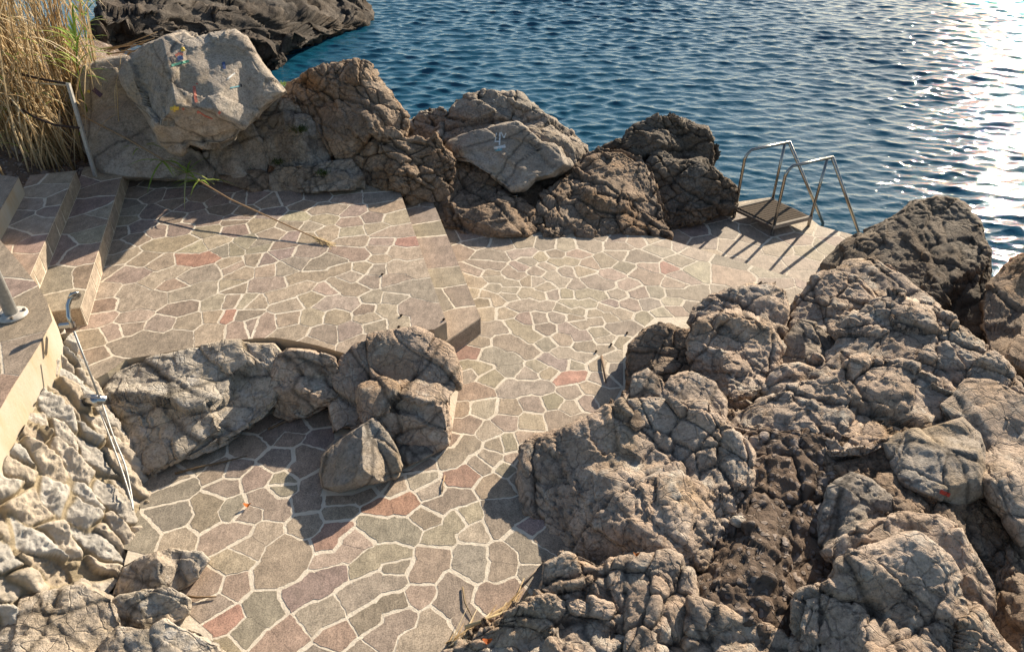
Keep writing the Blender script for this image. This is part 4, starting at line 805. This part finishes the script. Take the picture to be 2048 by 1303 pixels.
# small litter
def stick(pts, z, rad, lb, c=(.30, .2, .12), cat='stick', name='dry_stick'):
    m = MB(); m.tube([P(x, y, z + (k % 2) * .006 + rad) for k, (x, y) in enumerate(pts)], [rad, *[rad * .9] * (len(pts) - 2), rad * .5], 6, 0, c); o = m.build(name, M['wood'], None, True); tag(o, lb, cat); return o
stick([(1203, 712), (1206, 730), (1212, 765)], Z0 + .006, .011, 'short straight stick on the mid terrace beside the cracked brown boulder', (.16, .11, .075))
stick([(350, 946), (400, 933), (450, 922), (494, 911)], Z0 + .006, .007, 'long thin forked twig on the shady path below the pale outcrop', (.14, .10, .06))
stick([(535, 858), (575, 840), (620, 826), (680, 812)], Z0 + .006, .008, 'thin dark twig lying across the path corner below the niche rock', (.16, .11, .07))
stick([(884, 982), (886, 965), (890, 950)], Z0 + .006, .005, 'tiny twig standing out on the red stone in front of the cone rock', (.35, .25, .15))
stick([(360, 1190), (395, 1194), (432, 1192)], Z0 + .006, .008, 'short brown twig beside the ledge stone at lower left', (.16, .1, .05))
stick([(925, 1173), (930, 1205), (945, 1235)], Z0 + .006, .005, 'curved grass stem on the path above the dry reed litter', (.2, .15, .09))
stick([(930, 1254), (990, 1232), (1040, 1213), (1056, 1196)], Z0 + .06, .013, 'pale split reed stem at the edge of the path beside the crumbly rock', (.55, .43, .24))
stick([(1040, 1175), (1062, 1150), (1085, 1125)], Z0 + .006, .006, 'grey stalk in the shadow of the great cracked boulder', (.28, .22, .17))
stick([(905, 1290), (960, 1262), (1020, 1240)], Z0 + .04, .008, 'thin dry stalk at the bottom edge of the path', (.4, .3, .18))
def litter():
    r = random.Random(9); m = MB()
    for k in range(70):
        t = r.random(); q = P(900 + 160 * t + r.uniform(-14, 14), 1292 - 90 * t + r.uniform(-10, 14), .03); a = r.uniform(.1, 1.3); m.blade(q, (math.cos(a), math.sin(a), r.uniform(-.05, .2)), r.uniform(.08, .26), .005, .15, 4, jit(r.choice(STRAW), r))
    o = m.build('reed_litter', M['plant']); tag(o, kind='stuff'); tag(o, 'loose dry reed litter along the lower path edge', 'litter')
    m = MB()
    for k in range(26):
        q = P(r.uniform(205, 330), r.uniform(100, 125), 1.05) + np.array([0, 0, r.uniform(0, .1)]); a = r.gauss(.15, .25); L = r.uniform(.25, .8); m.tube([q, q + np.array([math.cos(a) * L, math.sin(a) * L, r.uniform(-.05, .18)])], [.008, .004], 5, 0, jit((.42, .32, .2), r))
    o = m.build('dead_stalks', M['plant'], None, True); tag(o, 'heap of fallen dead stalks behind the painted boulder', 'stalks', kind='stuff')
litter()
def top_hit(px, py, z):
    best = None; o0 = Vector((0, 0, HC)); d = Vector(ray(px, py)).normalized()
    for key in ('great cracked tan', 'pale cracked boulder below', 'rough crumbly rock', 'dark earthy bank', 'crumbly tan'):
        lab = next(k for k in ROCKS if k.startswith(key)); _, t = bvh(lab); h = t.ray_cast(o0, d)
        if h[0] is not None and (best is None or h[3] < best[1]): best = (h[0] - d * .012, h[3])
    return best[0] if best and best[1] < (Vector(P(px, py, z)) - o0).length + .6 else Vector(P(px, py, z))
def bvh(label):
    o, V, F = ROCKS[label]; return o, BVHTree.FromPolygons([tuple(v) for v in V.tolist()], F.tolist())
def leaf(px, py, z, s, c, lb):
    m = MB(); q = top_hit(px, py, z) if z > .05 else Vector(P(px, py, z)); V = [q + Vector((math.cos(t) * s * (1 + .25 * math.cos(2 * t)), math.sin(t) * s * .7, .012 + .025 * math.cos(t) ** 2)) for t in [k * math.pi / 5 for k in range(10)]]
    V.append(q + Vector((0, 0, .006))); m.add(V, [(k, (k + 1) % 10, 10) for k in range(10)], 0, c); o = m.build('dry_leaf', M['plant'], None, True); tag(o, lb, 'leaf')
leaf(496, 1013, Z0 + .004, .022, (.55, .16, .03), 'single orange leaf on the path at the tip of the shadow')
leaf(975, 1285, .10, .022, (.4, .10, .02), 'orange brown leaf at the bottom edge on the crumbly rock')
leaf(1272, 1112, .16, .016, (.3, .10, .02), 'rusty leaf caught in the gap under the great cracked boulder')
for k, (px, py) in enumerate([(762, 550), (795, 655), (885, 640), (800, 632), (1220, 690), (1252, 667), (1275, 699), (1190, 704)]):
    z = ZT if px < 900 else Z0; m = MB(); q = P(px, py, z + .006); m.tube([q, q + np.array([.012, .008, .008]), q + np.array([.02, .02, .002])], [.006, .010, .004], 6, 0, (.05, .035, .025)); o = m.build('plant_crumb', M['wood'], None, True); tag(o, 'tiny dark crumb of plant debris lying on the sunlit paving', 'debris', 'dark crumbs on the paving')
q = top_hit(1476, 1042, .1); V_, F_ = ico(3); V_ = V_ * np.array([.05, .035, .032]) ; V_ = V_ * (1 + .25 * perlin(V_ * 40, 4))[:, None] + np.array(q)
pb = np_mesh('pebble', V_, F_, ROCKM['pale'], True, np.ones((len(V_), 3)) * 1.25); tag(pb, 'small whitish stone lodged at the right foot of the great cracked boulder', 'pebble')
# tufts
def tuft(px, py, z, n, L, lb, spread=.12, cols=GREEN):
    r = random.Random(px); m = MB(); c = P(px, py, z)
    for k in range(n):
        a = r.uniform(0, 6.28); q = c + np.array([r.gauss(0, spread), r.gauss(0, spread * .7), r.gauss(0, spread * .35)]); m.blade(q, (math.cos(a) * .6, math.sin(a) * .6, 1), L * r.uniform(.5, 1.1), .003, .5, 4, jit(r.choice(cols), r))
    o = m.build('grass_tuft', M['plant']); tag(o, lb, 'grass', 'grass tufts among the back rocks')
DG = [(.06, .09, .02), (.09, .12, .03), (.05, .07, .02)]
tuft(600, 262, .82, 170, .14, 'dark grass tuft growing down the fractured rock', .04, DG)
tuft(645, 348, .52, 90, .10, 'grass tuft in the crack of the low pale slab', .03, DG)
tuft(566, 170, .95, 80, .08, 'bright green tuft between the painted boulder and the round brown boulder', .03)
tuft(555, 325, .55, 90, .09, 'grass patch at the foot of the fractured rock', .03, DG)
tuft(495, 345, .42, 80, .08, 'mossy grass under the broken pinkish rock', .04, DG)

# ------------------------------------------------------------------ painted pictures on the boulders
def bvh(label):
    o, V, F = ROCKS[label]; return o, BVHTree.FromPolygons([tuple(v) for v in V.tolist()], F.tolist())
def paint(root, tree, name, strokes, label=None):
    m = MB(); o0 = Vector((0, 0, HC))
    def hit(x, y):
        d = Vector(ray(x, y)).normalized(); h = tree.ray_cast(o0, d)
        return None if h[0] is None else h[0] - d * .006
    for pts, wd, c in strokes:
        m = MB()
        for (x0, y0), (x1, y1) in zip(pts[:-1], pts[1:]):
            L = math.hypot(x1 - x0, y1 - y0); n = max(1, int(L / 2)); nx, ny = -(y1 - y0) / max(L, 1e-6) * wd / 2, (x1 - x0) / max(L, 1e-6) * wd / 2; nw = max(1, int(wd / 2))
            for i in range(n):
                for j in range(nw):
                    q = []
                    for (t, s) in ((i / n, j / nw), ((i + 1) / n, j / nw), ((i + 1) / n, (j + 1) / nw), (i / n, (j + 1) / nw)):
                        s2 = s * 2 - 1; q.append(hit(x0 + (x1 - x0) * t + nx * s2, y0 + (y1 - y0) * t + ny * s2))
                    if None in q: continue
                    if max((q[0] - q[2]).length, (q[1] - q[3]).length) > .06: continue
                    m.add(q, [(0, 1, 2, 3)], 0, c)
        if m.v: m.build(name, M['paint'], root)
WH, TEAL, RED, YEL, BLU, GRN, BLK = (.62, .62, .6), (.16, .34, .38), (.42, .14, .10), (.55, .40, .08), (.06, .09, .2), (.10, .28, .20), (.05, .045, .05)
o, tr = bvh('smooth grey rock with a small white sailboat painted on its face')
paint(o, tr, 'painted_sailboat', [([(990, 283), (1000, 283)], 2.5, WH), ([(1000, 265), (999, 290)], 3, WH), ([(993, 266), (990, 284)], 2.5, WH), ([(1002, 264), (1008, 276), (1012, 266)], 2, WH), ([(988, 297), (1011, 292)], 6, WH), ([(989, 301), (1004, 298)], 5, TEAL)])
o, tr = bvh('big pale angular boulder painted with childish pictures, largest of the back row')
paint(o, tr, 'painted_house', [([(343, 131), (378, 122)], 5, GRN), ([(355, 117), (366, 115)], 8, BLU), ([(351, 112), (359, 106), (366, 110)], 5, RED), ([(342, 112), (348, 126)], 5, BLK)])
paint(o, tr, 'painted_sun', [([(362, 99), (370, 98)], 8, YEL), ([(340, 217), (358, 217)], 7, YEL), ([(349, 211), (349, 224)], 4, YEL)])
paint(o, tr, 'painted_figures', [([(388, 172), (390, 190), (393, 205)], 6, RED), ([(395, 222), (410, 232), (425, 238)], 3, RED), ([(365, 216), (368, 220)], 4, RED), ([(437, 224), (441, 227)], 6, RED), ([(394, 226), (398, 224)], 5, RED), ([(447, 124), (449, 138)], 6, BLU), ([(455, 158), (470, 146)], 3, WH), ([(460, 176), (480, 172)], 2.5, TEAL), ([(482, 168), (483, 174)], 3, BLK), ([(392, 167), (396, 168)], 3, RED)])
o, tr = bvh('smooth grey rock slab wedged under the painted boulder beside the fence post')
paint(o, tr, 'painted_patch', [([(186, 178), (203, 192)], 9, (.09, .06, .09)), ([(174, 182), (180, 184)], 5, YEL)])
o, tr = bvh('smooth olive stained block with a red paint dab hanging over a dark hollow')
paint(o, tr, 'red_paint_dab', [([(1880, 982), (1900, 990)], 8, (.4, .06, .04))])
